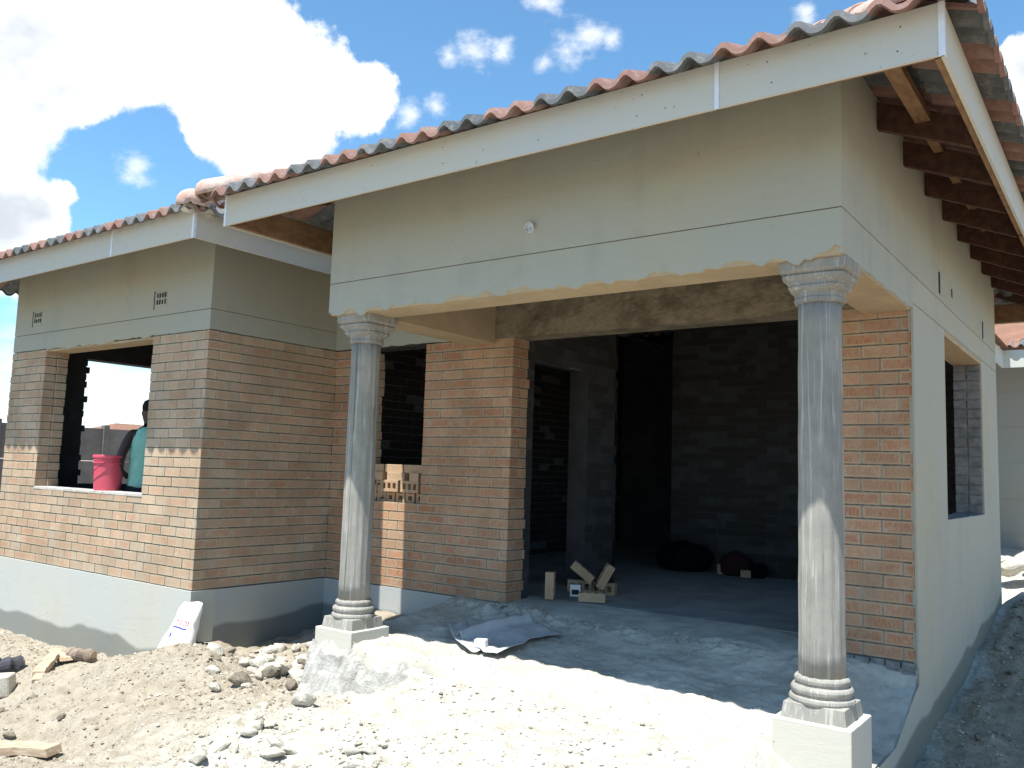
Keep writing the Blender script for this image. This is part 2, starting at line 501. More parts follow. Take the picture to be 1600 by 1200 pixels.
class MB:
    """collects geometry for one mesh"""
    def __init__(self):
        self.v = []
        self.f = []
        self.mi = []
        self.uv = {}

    def add(self, verts, faces, mi=0, uvs=None):
        o = len(self.v)
        self.v += [tuple(p) for p in verts]
        for k, fc in enumerate(faces):
            if uvs is not None:
                self.uv[len(self.f)] = uvs[k]
            self.f.append(tuple(i + o for i in fc))
            self.mi.append(mi)

    def box(self, x0, x1, y0, y1, z0, z1, mi=0, M4=None):
        P = [(x0, y0, z0), (x1, y0, z0), (x1, y1, z0), (x0, y1, z0), (x0, y0, z1), (x1, y0, z1), (x1, y1, z1), (x0, y1, z1)]
        if M4 is not None:
            P = [M4 @ Vector(p) for p in P]
        self.add(P, [(0, 3, 2, 1), (4, 5, 6, 7), (0, 1, 5, 4), (1, 2, 6, 5), (2, 3, 7, 6), (3, 0, 4, 7)], mi)

    def beam(self, a, b, w, h, mi=0, up=(0, 0, 1)):
        a = Vector(a)
        b = Vector(b)
        d = (b - a)
        L = d.length
        d.normalize()
        s = d.cross(Vector(up)).normalized()
        u = s.cross(d)
        m4 = Matrix(((d.x, s.x, u.x, a.x), (d.y, s.y, u.y, a.y), (d.z, s.z, u.z, a.z), (0, 0, 0, 1)))
        self.box(0, L, -w / 2, w / 2, -h / 2, h / 2, mi, m4)

    def lathe(self, prof, seg=32, cx=0, cy=0, fn=None, mi=0, cap=True):
        o = []
        for (r, z) in prof:
            for k in range(seg):
                a = 2 * math.pi * k / seg
                rr = r if fn is None else fn(r, a, z)
                o.append((cx + rr * math.cos(a), cy + rr * math.sin(a), z))
        F = []
        n = len(prof)
        for i in range(n - 1):
            for k in range(seg):
                k2 = (k + 1) % seg
                F.append((i * seg + k, i * seg + k2, (i + 1) * seg + k2, (i + 1) * seg + k))
        if cap:
            F.append(tuple(range(seg - 1, -1, -1)))
            F.append(tuple((n - 1) * seg + k for k in range(seg)))
        self.add(o, F, mi)

    def tube(self, pts, r, seg=8, mi=0):
        pts = [Vector(p) for p in pts]
        rs = r if isinstance(r, (list, tuple)) else [r] * len(pts)
        V = []
        prev = Vector((0.13, 0.31, 0.94))
        for i, p in enumerate(pts):
            d = (pts[min(i + 1, len(pts) - 1)] - pts[max(i - 1, 0)]).normalized()
            s = d.cross(prev)
            if s.length < 1e-4:
                s = d.cross(Vector((1, 0, 0)))
            s.normalize()
            u = s.cross(d)
            prev = u
            for k in range(seg):
                a = 2 * math.pi * k / seg
                V.append(p + s * math.cos(a) * rs[i] + u * math.sin(a) * rs[i])
        F = []
        for i in range(len(pts) - 1):
            for k in range(seg):
                k2 = (k + 1) % seg
                F.append((i * seg + k, i * seg + k2, (i + 1) * seg + k2, (i + 1) * seg + k))
        F.append(tuple(range(seg - 1, -1, -1)))
        F.append(tuple((len(pts) - 1) * seg + k for k in range(seg)))
        self.add(V, F, mi)

    def mesh(self, name, uvname=None):
        me = bpy.data.meshes.new(name)
        me.from_pydata(self.v, [], self.f)
        if uvname:
            lay = me.uv_layers.new(name=uvname)
            for p in me.polygons:
                uv = self.uv.get(p.index)
                if uv:
                    for li, w in zip(p.loop_indices, uv):
                        lay.data[li].uv = w
        me.update()
        return me

    def build(self, name, mats, parent=None, smooth=False, uvname=None, bevel=0.0):
        me = self.mesh(name, uvname)
        o = link(name, me, mats, parent, smooth)
        if len(set(self.mi)) > 1:
            me.polygons.foreach_set('material_index', self.mi)
        if bevel:
            bv = o.modifiers.new('bevel', 'BEVEL')
            bv.width = bevel
            bv.segments = 2
            bv.limit_method = 'ANGLE'
        return o


# ------------------------------------------------------------------ brickwork
CH = 0.085
BL = 0.234


def brickwork(name, origin, ud, nd, width, z0, z1, holes=(), mat='brick', parent=None, jit=0.0025, mb=None, phase=0.0, tooth=None, joint=0.008):
    """running-bond facing built brick by brick. u runs along ud from origin, nd points out of the wall"""
    own = mb is None
    mb = mb or MB()
    O = Vector(origin)
    U = Vector(ud)
    N = Vector(nd)
    Z = Vector((0, 0, 1))
    rnd = random.Random(sum(ord(ch) for ch in name) + int(abs(origin[0]) * 100))
    rows = int(round((z1 - z0) / CH))

    def quadbox(u0, u1, a, b, d0, d1, mi, uvr=None):
        P = []
        for d in (d0, d1):
            for (u, z) in ((u0, a), (u1, a), (u1, b), (u0, b)):
                P.append(O + U * u + Z * z + N * d)
        F = [(4, 5, 6, 7), (0, 1, 5, 4), (1, 2, 6, 5), (2, 3, 7, 6), (3, 0, 4, 7)]
        if (U.cross(Z)).dot(N) < 0:
            F = [tuple(reversed(q)) for q in F]
        uvs = None
        if uvr is not None:
            ua, ub = uvr
            table = {0: (ua, 0), 1: (ub, 0), 2: (ub, 1), 3: (ua, 1)}
            uvs = [[table[i % 4] for i in q] for q in F]
        mb.add(P, F, mi, uvs)

    for r in range(rows):
        a = z0 + r * CH + 0.005
        b = z0 + (r + 1) * CH - 0.005
        segs = [(0.0, width)]
        for (h0, h1, hz0, hz1) in holes:
            if hz0 < (a + b) / 2 < hz1:
                ns = []
                for s0, s1 in segs:
                    if h1 <= s0 or h0 >= s1:
                        ns.append((s0, s1))
                    else:
                        if h0 - s0 > 0.01:
                            ns.append((s0, h0))
                        if s1 - h1 > 0.01:
                            ns.append((h1, s1))
                segs = ns
        for s0, s1 in segs:
            off = (r % 2) * BL * 0.5 + phase + rnd.uniform(-0.008, 0.008)
            # vertical joints nearly flush
            quadbox(s0 + 0.001, s1 - 0.001, a, b, -0.03, -0.0045, 1)
            k = math.floor((s0 - off) / BL)
            u = off + k * BL
            while u < s1:
                b0, b1 = u, u + BL - 0.011
                c0, c1 = max(b0, s0), min(b1, s1)
                if c1 - c0 > 0.012:
                    d = rnd.uniform(-jit, jit)
                    za = rnd.uniform(-0.0018, 0.0018)
                    ext = 0.0
                    if tooth:
                        ext = rnd.uniform(0, tooth)
                    quadbox(c0, c1, a + za, b + za, -0.03, d + ext, 0, ((c0 - b0) / (b1 - b0), (c1 - b0) / (b1 - b0)))
                u += BL
    # backing in the raked bed joints
    zs = z1
    segs = [(0.0, width, z0, zs)]
    for (h0, h1, hz0, hz1) in holes:
        ns = []
        for s0, s1, q0, q1 in segs:
            if h1 <= s0 or h0 >= s1 or hz1 <= q0 or hz0 >= q1:
                ns.append((s0, s1, q0, q1))
                continue
            if h0 > s0:
                ns.append((s0, h0, q0, q1))
            if h1 < s1:
                ns.append((h1, s1, q0, q1))
            m0, m1 = max(h0, s0), min(h1, s1)
            if hz0 > q0:
                ns.append((m0, m1, q0, hz0))
            if hz1 < q1:
                ns.append((m0, m1, hz1, q1))
        segs = ns
    for s0, s1, q0, q1 in segs:
        P = [O + U * s0 + Z * q0 - N * joint, O + U * s1 + Z * q0 - N * joint, O + U * s1 + Z * q1 - N * joint, O + U * s0 + Z * q1 - N * joint]
        mb.add(P, [(0, 1, 2, 3)] if (U.cross(Z)).dot(N) > 0 else [(3, 2, 1, 0)], 2)
    if own:
        return mb.build(name, [M[mat], M['mortar'], M['mortar_dark']], parent, uvname='brick')
    return mb


def ragged_skin(mb, p0, p1, nd, zlo, zhi, th=0.014, rag=0.02, step=0.03, mi=0, seed=0):
    """a plaster skin whose lower edge is broken, from p0 to p1 along a wall"""
    p0 = Vector((p0[0], p0[1], 0))
    p1 = Vector((p1[0], p1[1], 0))
    N = Vector(nd)
    L = (p1 - p0).length
    d = (p1 - p0).normalized()
    n = max(2, int(L / step))
    t = np.linspace(0, L, n + 1)
    lo = zlo + rag * (fbm(t * 9, t * 0 + seed, 4, seed)) + rag * 1.2 * np.maximum(0, vnoise(t * 25, t * 0 + 3, seed) - 0.2)
    V = []
    for i in range(n + 1):
        for (z, q) in ((lo[i], 0.0), (lo[i] + 0.004, th), (zhi, th), (zhi, 0.0)):
            p = p0 + d * t[i] + N * q
            V.append((p.x, p.y, z))
    F = []
    flip = d.cross(Vector((0, 0, 1))).dot(N) < 0
    for i in range(n):
        for k in range(4):
            k2 = (k + 1) % 4
            q = (i * 4 + k, (i + 1) * 4 + k, (i + 1) * 4 + k2, i * 4 + k2)
            F.append(q if not flip else q[::-1])
    F += [(0, 1, 2, 3), tuple(n * 4 + k for k in (3, 2, 1, 0))]
    mb.add(V, F, mi)


# ------------------------------------------------------------------ terrain
GP = np.array([(-8.63, .13, -.76), (-7.79, .13, -.745), (-7.0, .13, -.766), (-6.35, .13, -.725), (-5.76, .13, -.56), (-5.2, .1, -.44),
               (-5.4, -.3, -.55), (-6.07, -.3, -.76), (-4.6, -.3, -.37), (-4.9, .0, -.38), (-4.52, -.8, -.60), (-5.38, -.8, -.77), (-3.79, -.8, -.48), (-3.16, -.8, -.42),
               (-4.97, -1.4, -.92), (-4.16, -1.4, -.76), (-3.47, -1.4, -.61), (-2.88, -1.4, -.50), (-2.36, -1.4, -.44),
               (-6.8, -.8, -.88), (-6.6, -.3, -.74), (-7.3, -.4, -.76), (-6.0, -1.2, -.97), (-7.5, -1.2, -.92), (-8.5, -.6, -.8),
               (-4.7, .5, -.45), (-4.17, .26, -.42), (-3.9, 0, -.46), (-3.75, .3, -.34), (-3.75, -.06, -.52), (-5.2, .3, -.47), (-5.2, .67, -.58), (-5.2, 1.0, -.52), (-5.2, 1.6, -.5),
               (-4.3, 1.55, -.24), (-4.5, 1.2, -.3), (-3.9, 1.5, -.22), (-3.8, .9, -.26), (-4.4, .8, -.38),
               (-3.4, -.12, -.47), (-2.95, -.12, -.42), (-2.45, -.12, -.23), (-2.0, -.08, -.19), (-1.5, -.06, -.19), (-1.0, -.06, -.20), (-.6, -.06, -.22), (-.36, -.1, -.30), (0.05, -.1, -.42), (-1.5, -.6, -.27), (-2.2, -.6, -.31), (-.6, -.7, -.36), (-3, -.45, -.43), (-1.2, -1.3, -.40),
               (.12, .6, -.60), (.05, 1.6, -.575), (.05, 2.25, -.485), (.05, 3, -.395), (.05, 4.2, -.22), (.05, 5.4, -.09), (.4, 5.8, -.03), (.7, 3, -.34), (.9, 1.6, -.55), (.6, .3, -.6), (0, 9, -.08), (-.3, 9.3, -.05), (-1, 12, 0.05), (2, 12, 0.05),
               (1, -4, -.55), (-1.5, -2.5, -.5), (-4, -3, -.9), (2.5, 0, -.6), (-12, -2, -.95), (-12, 4, -.95), (-20, 6, -1.0), (-30, 20, -1.0), (20, 20, -.3), (10, -10, -.7), (-15, -15, -1), (0, 40, -.2), (-60, 0, -1.2), (60, 0, -1), (0, -60, -1.2), (0, 120, -1)])


def ground_z(x, y):
    x = np.asarray(x, float)
    y = np.asarray(y, float)
    num = np.zeros_like(x)
    den = np.zeros_like(x)
    for px, py, pz in GP:
        d2 = (x - px) ** 2 + (y - py) ** 2 + 0.02
        w = d2 ** -1.7
        num += w * pz
        den += w
    return num / den


def rubble_w(x, y):
    """how stony the ground is, 0..1"""
    a = np.exp(-(((x + 4.0) / .45) ** 2 + ((y - .2) / .45) ** 2))
    b = np.exp(-(((x + 2.5) / .75) ** 2 + ((y + 1.15) / .35) ** 2))
    c = np.exp(-(((x - .15) / .25) ** 2)) * (y > .5) * (y < 6)
    return np.clip(a + b + 0.7 * c, 0, 1)


def ground_h(x, y):
    h = ground_z(x, y)
    near = np.exp(-((np.maximum(np.abs(x + 3.5) - 6, 0) / 4) ** 2 + (np.maximum(np.abs(y) - 5, 0) / 4) ** 2))
    rw = rubble_w(x, y)
    h = h + 0.075 * np.exp(-(((x + 4.75) / .75) ** 2 + ((y + .28) / .30) ** 2)) + 0.05 * np.exp(-(((x + 5.6) / .6) ** 2 + ((y + .55) / .25) ** 2))
    h = h + near * (0.055 * fbm(x * 1.7, y * 1.7, 5, 3) + 0.030 * fbm(x * 7, y * 7, 4, 11) + 0.022 * np.abs(fbm(x * 13, y * 13, 3, 15)) + 0.016 * fbm(x * 24, y * 24, 2, 19))
    h = h + rw * near * (0.09 * fbm(x * 6, y * 6, 4, 23) + 0.03 * np.abs(fbm(x * 16, y * 16, 3, 29)))
    return h


def axis_pts(lo, hi, step, far):
    a = list(np.arange(lo, hi + 1e-6, step))
    g = step
    x = hi
    while x < far:
        g *= 1.18
        x += g
        a.append(x)
    g = step
    x = lo
    pre = []
    while x > -far:
        g *= 1.18
        x -= g
        pre.append(x)
    return np.array(pre[::-1] + a)


def grid_mesh(name, xs, ys, zfun):
    X, Y = np.meshgrid(xs, ys)
    Zv = zfun(X, Y)
    V = np.stack([X.ravel(), Y.ravel(), Zv.ravel()], 1)
    nx, ny = len(xs), len(ys)
    i = np.arange(nx - 1)
    j = np.arange(ny - 1)
    I, J = np.meshgrid(i, j)
    a = (J * nx + I).ravel()
    F = np.stack([a, a + 1, a + nx + 1, a + nx], 1)
    me = bpy.data.meshes.new(name)
    me.vertices.add(len(V))
    me.vertices.foreach_set('co', V.ravel())
    me.loops.add(F.size)
    me.loops.foreach_set('vertex_index', F.ravel().astype(np.int32))
    me.polygons.add(len(F))
    me.polygons.foreach_set('loop_start', np.arange(0, F.size, 4, dtype=np.int32))
    me.polygons.foreach_set('loop_total', np.full(len(F), 4, dtype=np.int32))
    me.update()
    me.validate()
    return me


def ground_fn(X, Y):
    z = ground_h(X, Y)
    # dust banked against the front of the porch
    top = -0.205 - 0.17 * np.maximum(-Y, 0) - 0.9 * np.maximum(-2.62 - X, 0) - 0.7 * np.maximum(X + .42, 0) + 0.02 * fbm(X * 6, Y * 6, 4, 91)
    fr = (Y < 0.08) & (Y > -1.2) & (X > -3.3) & (X < .0)
    z = np.where(fr, np.maximum(z, top), z)
    inside = ((X > -3.5) & (X < -.04) & (Y > .08) & (Y < 9)) | ((X > -8.9) & (X < -5.4) & (Y > .25) & (Y < 9)) | ((X > -5.6) & (X < -.12) & (Y > 1.72) & (Y < 7.2))
    return np.where(inside, np.minimum(z, -0.6), z)


g_me = grid_mesh('ground', axis_pts(-8.8, 1.0, 0.024, 700), axis_pts(-2.1, 1.7, 0.024, 700), ground_fn)
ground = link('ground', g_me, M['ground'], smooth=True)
tag(ground, kind='structure')


def porch_h(x, y):
    base = -0.095 - 0.085 * (x + 3.6) / 3.6
    step_up = 1.0 / (1.0 + np.exp(-(y - 1.36 - 0.10 * fbm(x * 3, x * 0, 3, 5)) / 0.17))
    crumble = np.exp(-((y - 1.42) / .13) ** 2)
    pile = np.exp(-(((x + 2.9) / .35) ** 2 + ((y - 1.35) / .22) ** 2))
    z = base + step_up * (0.015 - base) + 0.05 * fbm(x * 2.2, y * 2.2, 4, 41) + (0.014 * fbm(x * 12, y * 12, 4, 43) + 0.016 * np.maximum(0, fbm(x * 20, y * 20, 3, 45)) * np.clip(fbm(x * 2, y * 2, 2, 57) * 3 + .5, 0, 1)) * (1 - .8 * step_up)
    z = z - step_up * 0.04 * fbm(x * 2.2, y * 2.2, 4, 41)
    z = z + crumble * (0.045 * fbm(x * 16, y * 16, 3, 47) + 0.03 * np.abs(fbm(x * 30, y * 30, 2, 48)) + 0.01) * 0.7 * (0.3 + 1.2 * np.clip(fbm(x * 2.5, x * 0 + 4, 2, 49) + .4, 0, 1)) + pile * (0.02 + 0.05 * fbm(x * 18, y * 18, 3, 53))
    edge = np.clip((0.035 + 0.05 * fbm(x * 6, x * 0 + 2, 4, 61) - y) / 0.06, 0, 1)
    z = z - 0.30 * edge - 1.2 * np.clip((-0.07 - y) / 0.03, 0, 1)
    line = np.where(y > .97, -.35 + .22 * np.clip((y - .97) / .58, 0, 1), -.355)
    k = np.clip((x + .42) / .34, 0, 1)
    k = k * k * (3 - 2 * k) * np.clip((1.62 - y) / .1, 0, 1)
    z = np.where(z > line, z * (1 - k) + (line + .012 + .02 * fbm(x * 9, y * 9, 3, 65)) * k, z)
    return z


p_me = grid_mesh('porch_floor', np.arange(-3.62, -0.005, 0.0125), np.arange(-0.14, 2.05, 0.0125), porch_h)
porch = link('porch_floor', p_me, M['slab'], smooth=True)
tag(porch, kind='structure')
fl = MB()
fl.box(-8.74, -5.53, 0.38, 4.2, -0.3, 0.0)
fl.box(-5.3, -0.23, 2.03, 5.22, -0.3, 0.012)
fl.box(-5.3, -3.4, 5.22, 8.0, -0.3, 0.013)
fl.box(-5.3, -3.3, 1.83, 2.03, -0.3, 0.011)
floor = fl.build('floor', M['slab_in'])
tag(floor, kind='structure')

# ------------------------------------------------------------------ the house
house = empty('house', 'unfinished single storey brick and plaster house with tiled roof, open porch and two columns', 'house')
ZT, ZG, ZTOP = 2.21, 2.395, 3.22

# porch beams: rough cores with plaster skins left and right of a scored line
b_ = MB()
b_.box(-3.606, -0.014, 0.014, 0.29, 2.165, ZTOP)
b_.box(-3.606, -3.30, 0.29, 1.60, 2.165, ZTOP)
b_.box(-0.30, -0.014, 0.29, 1.60, 2.165, ZTOP)
b_.build('beam', M['soffit'], house)
b_ = MB()
ragged_skin(b_, (-3.62, 0.014), (0.0, 0.014), (0, -1, 0), 2.168, ZG - .003, seed=3, rag=0.055)
b_.box(-3.62, 0.0, 0.0, 0.014, ZG + .003, ZTOP)
ragged_skin(b_, (-3.606, 1.60), (-3.606, 0.014), (-1, 0, 0), 2.168, ZTOP, seed=9, rag=0.01)
ragged_skin(b_, (-0.014, 0.014), (-0.014, 1.60), (1, 0, 0), 2.168, ZG - .003, seed=5, rag=0.016)
b_.box(-0.014, 0.0, 0.014, 5.45, ZG + .003, ZTOP)
pl = b_.build('beam_plaster', M['plaster'], house)

b_ = MB()
NB = 120
xs = np.linspace(-3.30, -0.30, NB)
rowsz = np.linspace(2.205, 2.60, 17)
Vb = []
for zz in rowsz:
    for xx in xs:
        Vb.append((xx, 1.588 - 0.03 * max(0, fbm(xx * 6, zz * 7, 3, 71)) - 0.006 * vnoise(xx * 30, zz * 30, 75), zz))
Fb = [(j * NB + i, j * NB + i + 1, (j + 1) * NB + i + 1, (j + 1) * NB + i) for j in range(16) for i in range(NB - 1)]
b_.add(Vb, Fb)
b_.box(-3.30, -0.30, 1.605, 1.83, 2.205, ZTOP)
b_.build('lintel', M['rough'], house)

# recessed wall with a window and the pier beside the wide opening
RW0, RW1 = -5.3, -3.115
RWH = (-4.86, -4.10, 0.745, 2.19)
b_ = MB()
b_.box(RW0, RWH[0] - .03, 1.63, 1.83, 0, ZT)
b_.box(RWH[1] + .0, RW1 - .035, 1.63, 1.83, 0, ZT)
b_.box(RWH[0], RWH[1], 1.63, 1.83, 0, RWH[2])
b_.box(RW0, RW1, 1.63, 1.83, ZT, ZTOP)
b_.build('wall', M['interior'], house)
brickwork('brickwork', (RW0, 1.60, 0), (1, 0, 0), (0, -1, 0), RW1 - RW0, 0, ZT, [(RWH[0] - RW0, RWH[1] - RW0, RWH[2], 2.3)], 'brick', house)
mb = brickwork('pier_side', (RW1, 1.60, 0), (0, 1, 0), (1, 0, 0), 0.115, 0, ZT, mb=MB())
brickwork('pier_rough', (RW1 - .005, 1.72, 0), (0, 1, 0), (1, 0, 0), 0.11, 0, ZT, mb=mb, tooth=0.022, phase=.1)
mb.build('brickwork', [M['brick'], M['mortar'], M['mortar_dark']], house, uvname='brick')
mb = brickwork('jamb_a', (RWH[0], 1.60, RWH[2]), (0, 1, 0), (1, 0, 0), 0.11, RWH[2] - RWH[2], 1.445, mb=MB())
brickwork('jamb_b', (RWH[0], 1.715, RWH[2]), (0, 1, 0), (1, 0, 0), 0.11, 0, 1.445, mb=mb, tooth=0.025)
mb.build('brickwork', [M['brick_smeared'], M['mortar'], M['mortar_dark']], house, uvname='brick')
b_ = MB()
ragged_skin(b_, (RW0, 1.60), (-3.606, 1.60), (0, -1, 0), ZT + .005, ZTOP, th=.012, rag=.008, seed=14)
b_.build('plaster_band', M['plaster'], house)
b_ = MB()
b_.box(RW0, RW1 + .01, 1.588, 1.82, -0.9, -0.004)
b_.build('plinth', M['plinth_inner'], house)

# pilaster at the right of the opening
b_ = MB()
b_.box(-0.55, -0.012, 1.63, 1.83, -0.3, ZT)
b_.build('wall', M['interior'], house)
brickwork('brickwork', (-0.55, 1.60, 0), (1, 0, 0), (0, -1, 0), 0.538, 0, ZT, (), 'brick', house)
b_ = MB()
for zz in np.arange(-0.20, 0.0, 0.05):
    for xx in np.arange(-0.55, -0.03, 0.09):
        b_.box(xx + .004, min(xx + .085, -.012), 1.592 - random.uniform(0, .02), 1.64, zz + .003, zz + .047)
b_.box(-0.55, -0.012, 1.61, 1.64, -0.3, 0.0)
b_.build('footing', M['block'], house, bevel=.004)

# long right-hand wall
WY0, WY1, WZ0, WZ1 = 2.66, 4.46, 0.83, 2.195
YE = 5.45
b_ = MB()
for (y0, y1, z0, z1) in ((1.60, WY0, -0.9, ZT - .004), (WY1, YE, -0.9, ZT - .004), (WY0, WY1, -0.9, WZ0), (1.60, YE, ZT + .002, ZG - .003)):
    b_.box(-0.014 if y0 > 1.6 or z0 > 0 else -0.03, 0.0, y0, y1, z0, z1)
b_.box(-0.02, 0.0, WY0, WY1, WZ1, ZT - .004)
b_.build('plaster_skin', M['plaster_wall'], house)
b_ = MB()
b_.box(-0.23, -0.014, 1.83, WY0 + .02, -0.9, ZTOP)
b_.box(-0.23, -0.014, WY1 + .02, YE, -0.9, ZTOP)
b_.box(-0.23, -0.014, WY0 + .02, WY1 + .02, -0.9, WZ0 - .01)
b_.box(-0.23, -0.014, WY0 + .02, WY1 + .02, WZ1 + .004, ZTOP)
b_.build('wall', M['interior'], house)
b_ = MB()
b_.box(-0.228, -0.004, WY0 + .022, WY1 + .018, WZ1 - .03, WZ1 + .002)
b_.build('lintel', M['soffit'], house)
b_ = MB()
for k in range(16):
    z0 = WZ0 + k * 0.085
    for (xa, xb) in ((-.228, -.125), (-.118, -.012)):
        b_.box(xa, xb, WY1 - random.uniform(0, .018), WY1 + .03, z0 + .006, min(z0 + .08, WZ1 - .03))
b_.box(-.228, -.012, WY1 + .004, WY1 + .03, WZ0, WZ1 - .03)
b_.build('window_jamb', M['block'], house, bevel=.006)
b_ = MB()
for k in range(20):
    y0 = WY0 + .02 + k * 0.09
    b_.box(-.22, -.002, y0, y0 + .085, WZ0 - .03, WZ0 - .004 + random.uniform(-.012, .012))
b_.build('window_sill', M['block'], house, bevel=.006)
b_ = MB()
prof = [(.41, -.9), (1.60, -.9), (1.60, -.125), (1.5, -.15), (1.3, -.222), (1.1, -.298), (.97, -.345), (.7, -.352), (.41, -.357)]
n_ = len(prof)
b_.add([(-.03, y, z) for y, z in prof] + [(0, y, z) for y, z in prof], [tuple(range(n_))[::-1], tuple(range(n_, 2 * n_))] + [(k, (k + 1) % n_, n_ + (k + 1) % n_, n_ + k) for k in range(n_)])
b_.build('plinth', M['plaster_wall'], house)

# left wing: plastered above, face brick below, smooth plinth
WX0, WX1, WY = -8.97, -5.30, 0.15
WH = (-8.20, -6.165, 0.765, 2.21)
b_ = MB()
b_.box(WX0 + .02, WH[0] - .032, WY + .03, .38, 0, ZT)
b_.box(WH[1], WX1 - .03, WY + .03, .38, 0, ZT)
b_.box(WH[0], WH[1], WY + .03, .38, 0, WH[2])
b_.box(WX0 + .02, WX1 - .014, WY + .014, .38, ZT, ZTOP)
b_.box(WX1 - .23, WX1 - .03, .38, 7.7, 0, ZTOP)
b_.box(WX1 - .03, WX1 - .014, .38, 7.5, ZT, ZTOP)
b_.build('wall', M['interior'], house)
brickwork('brickwork', (WX0, WY, 0), (1, 0, 0), (0, -1, 0), WX1 - WX0, 0, ZT, [(WH[0] - WX0, WH[1] - WX0, WH[2], 2.3)], 'brick_smeared', house)
brickwork('brickwork', (WX1, WY, 0), (0, 1, 0), (1, 0, 0), 1.45, 0, ZT, (), 'brick_smeared', house)
mb = brickwork('wing_jamb', (WH[0], WY, WH[2]), (0, 1, 0), (1, 0, 0), 0.115, 0, 1.445, mb=MB())
brickwork('wing_jamb_b', (WH[0], WY + .12, WH[2]), (0, 1, 0), (1, 0, 0), 0.11, 0, 1.445, mb=mb, tooth=.03)
mb.build('brickwork', [M['brick_smeared'], M['mortar'], M['mortar_dark']], house, uvname='brick')
b_ = MB()
b_.box(WH[0] - .01, WH[1] + .01, WY - .004, .385, WH[2] - .025, WH[2] + .004)
b_.build('window_sill', M['mortar_white'], house, bevel=.004)
b_ = MB()
b_.box(WH[0], WH[1], WY + .02, .38, 2.19, ZT - .002)
b_.build('lintel', M['soffit'], house)
b_ = MB()
ragged_skin(b_, (WX0, WY + .014), (WH[0], WY + .014), (0, -1, 0), ZT + .004, ZG - .003, seed=21, rag=.006)
ragged_skin(b_, (WH[0], WY + .014), (WH[1], WY + .014), (0, -1, 0), ZT - .004, ZG - .003, seed=22, rag=.04)
ragged_skin(b_, (WH[1], WY + .014), (WX1, WY + .014), (0, -1, 0), ZT + .004, ZG - .003, seed=23, rag=.006)
b_.box(WX0, WX1, WY, WY + .014, ZG + .003, ZTOP)
ragged_skin(b_, (WX1 - .014, WY + .014), (WX1 - .014, 1.588), (1, 0, 0), ZT + .004, ZG - .002, seed=24, rag=.006)
b_.box(WX1 - .014, WX1, WY + .014, 1.588, ZG + .002, ZTOP)
b_.build('plaster_band', M['plaster'], house)
b_ = MB()
b_.box(WX0 - .012, WX1 + .012, WY - .012, .37, -1.1, -0.004)
b_.build('plinth', M['plinth'], house)
b_ = MB()
b_.box(WX1 - .2, WX1 + .0125, .37, 1.588, -1.1, -0.005)
b_.build('plinth', M['plinth_inner'], house)
# wing side wall with its own window, and the back wall
LH = (.87, 2.55, .78, 2.23)
b_ = MB()
b_.box(WX0, WX0 + .22, .38, LH[0], -.9, ZTOP)
b_.box(WX0, WX0 + .22, LH[1], 4.2, -.9, ZTOP)
b_.box(WX0, WX0 + .22, LH[0], LH[1], -.9, LH[2])
b_.box(WX0, WX0 + .22, LH[0], LH[1], LH[3], ZTOP)
b_.box(WX0, WX1 - .23, 4.2, 4.4, -.9, ZTOP)
for k in range(17):
    b_.box(WX0 + .004, WX0 + .216, LH[0] - .01, LH[0] + random.uniform(.002, .05) * (1 if k % 2 else .4), LH[2] + k * CH + .006, LH[2] + k * CH + .078)
b_.build('wall', M['interior'], house)
# living room partition, rear walls
px0, px1 = -3.335, -3.135
b_ = MB()
b_.box(px0, px1, 1.83, 1.95, 0, 2.06)
b_.box(px0, px1, 2.85, 3.42, 0, 2.06)
b_.box(px0, px1, 1.83, 3.42, 2.06, ZTOP)
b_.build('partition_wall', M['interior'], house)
b_ = MB()
b_.box(-3.40, -0.23, 5.25, 5.45, 0, ZTOP)
b_.box(-3.40, -3.2, 5.45, 7.5, 0, ZTOP)
b_.box(-5.34, -3.2, 7.5, 7.7, 0, ZTOP)
b_.build('partition_wall', M['interior'], house)
for (x0, x1, y0, y1, z) in ((-5.32, -0.1, 1.70, 5.40, 3.12), (-5.32, -3.3, 5.40, 7.6, 3.12), (-8.9, -5.40, .25, 4.3, 3.14), (-3.5, -.1, .15, 1.68, 3.16)):  # unseen panels added over rooms and porch to stop sun leaking through the roof
    b_ = MB()
    b_.box(x0, x1, y0, y1, z, z + .01)
    b_.build('light_stop_panel', M['interior'], house)
mb = brickwork('partition_face', (px1 + .002, 1.83, 0), (0, 1, 0), (1, 0, 0), 1.59, 0, 2.55, [(.112, 1.028, 0, 2.068)], mb=MB(), jit=.006)
brickwork('partition_end', (px0, 3.422, 0), (1, 0, 0), (0, 1, 0), .2, 0, 2.55, mb=mb, jit=.006, tooth=.02)
brickwork('back_face', (-3.40, 5.248, 0), (1, 0, 0), (0, -1, 0), 3.17, 0, 2.97, mb=mb, jit=.006)
brickwork('kitchen_face', (WX1 + .001, 1.83, 0), (0, 1, 0), (1, 0, 0), 5.6, 0, 2.97, mb=mb, jit=.006)
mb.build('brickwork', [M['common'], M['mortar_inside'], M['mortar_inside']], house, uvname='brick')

# ------------------------------------------------------------------ roofs
SL = 0.42
TW = 0.33
FE = (2.777, 2.9985)
WFE = (2.792, 3.0265)


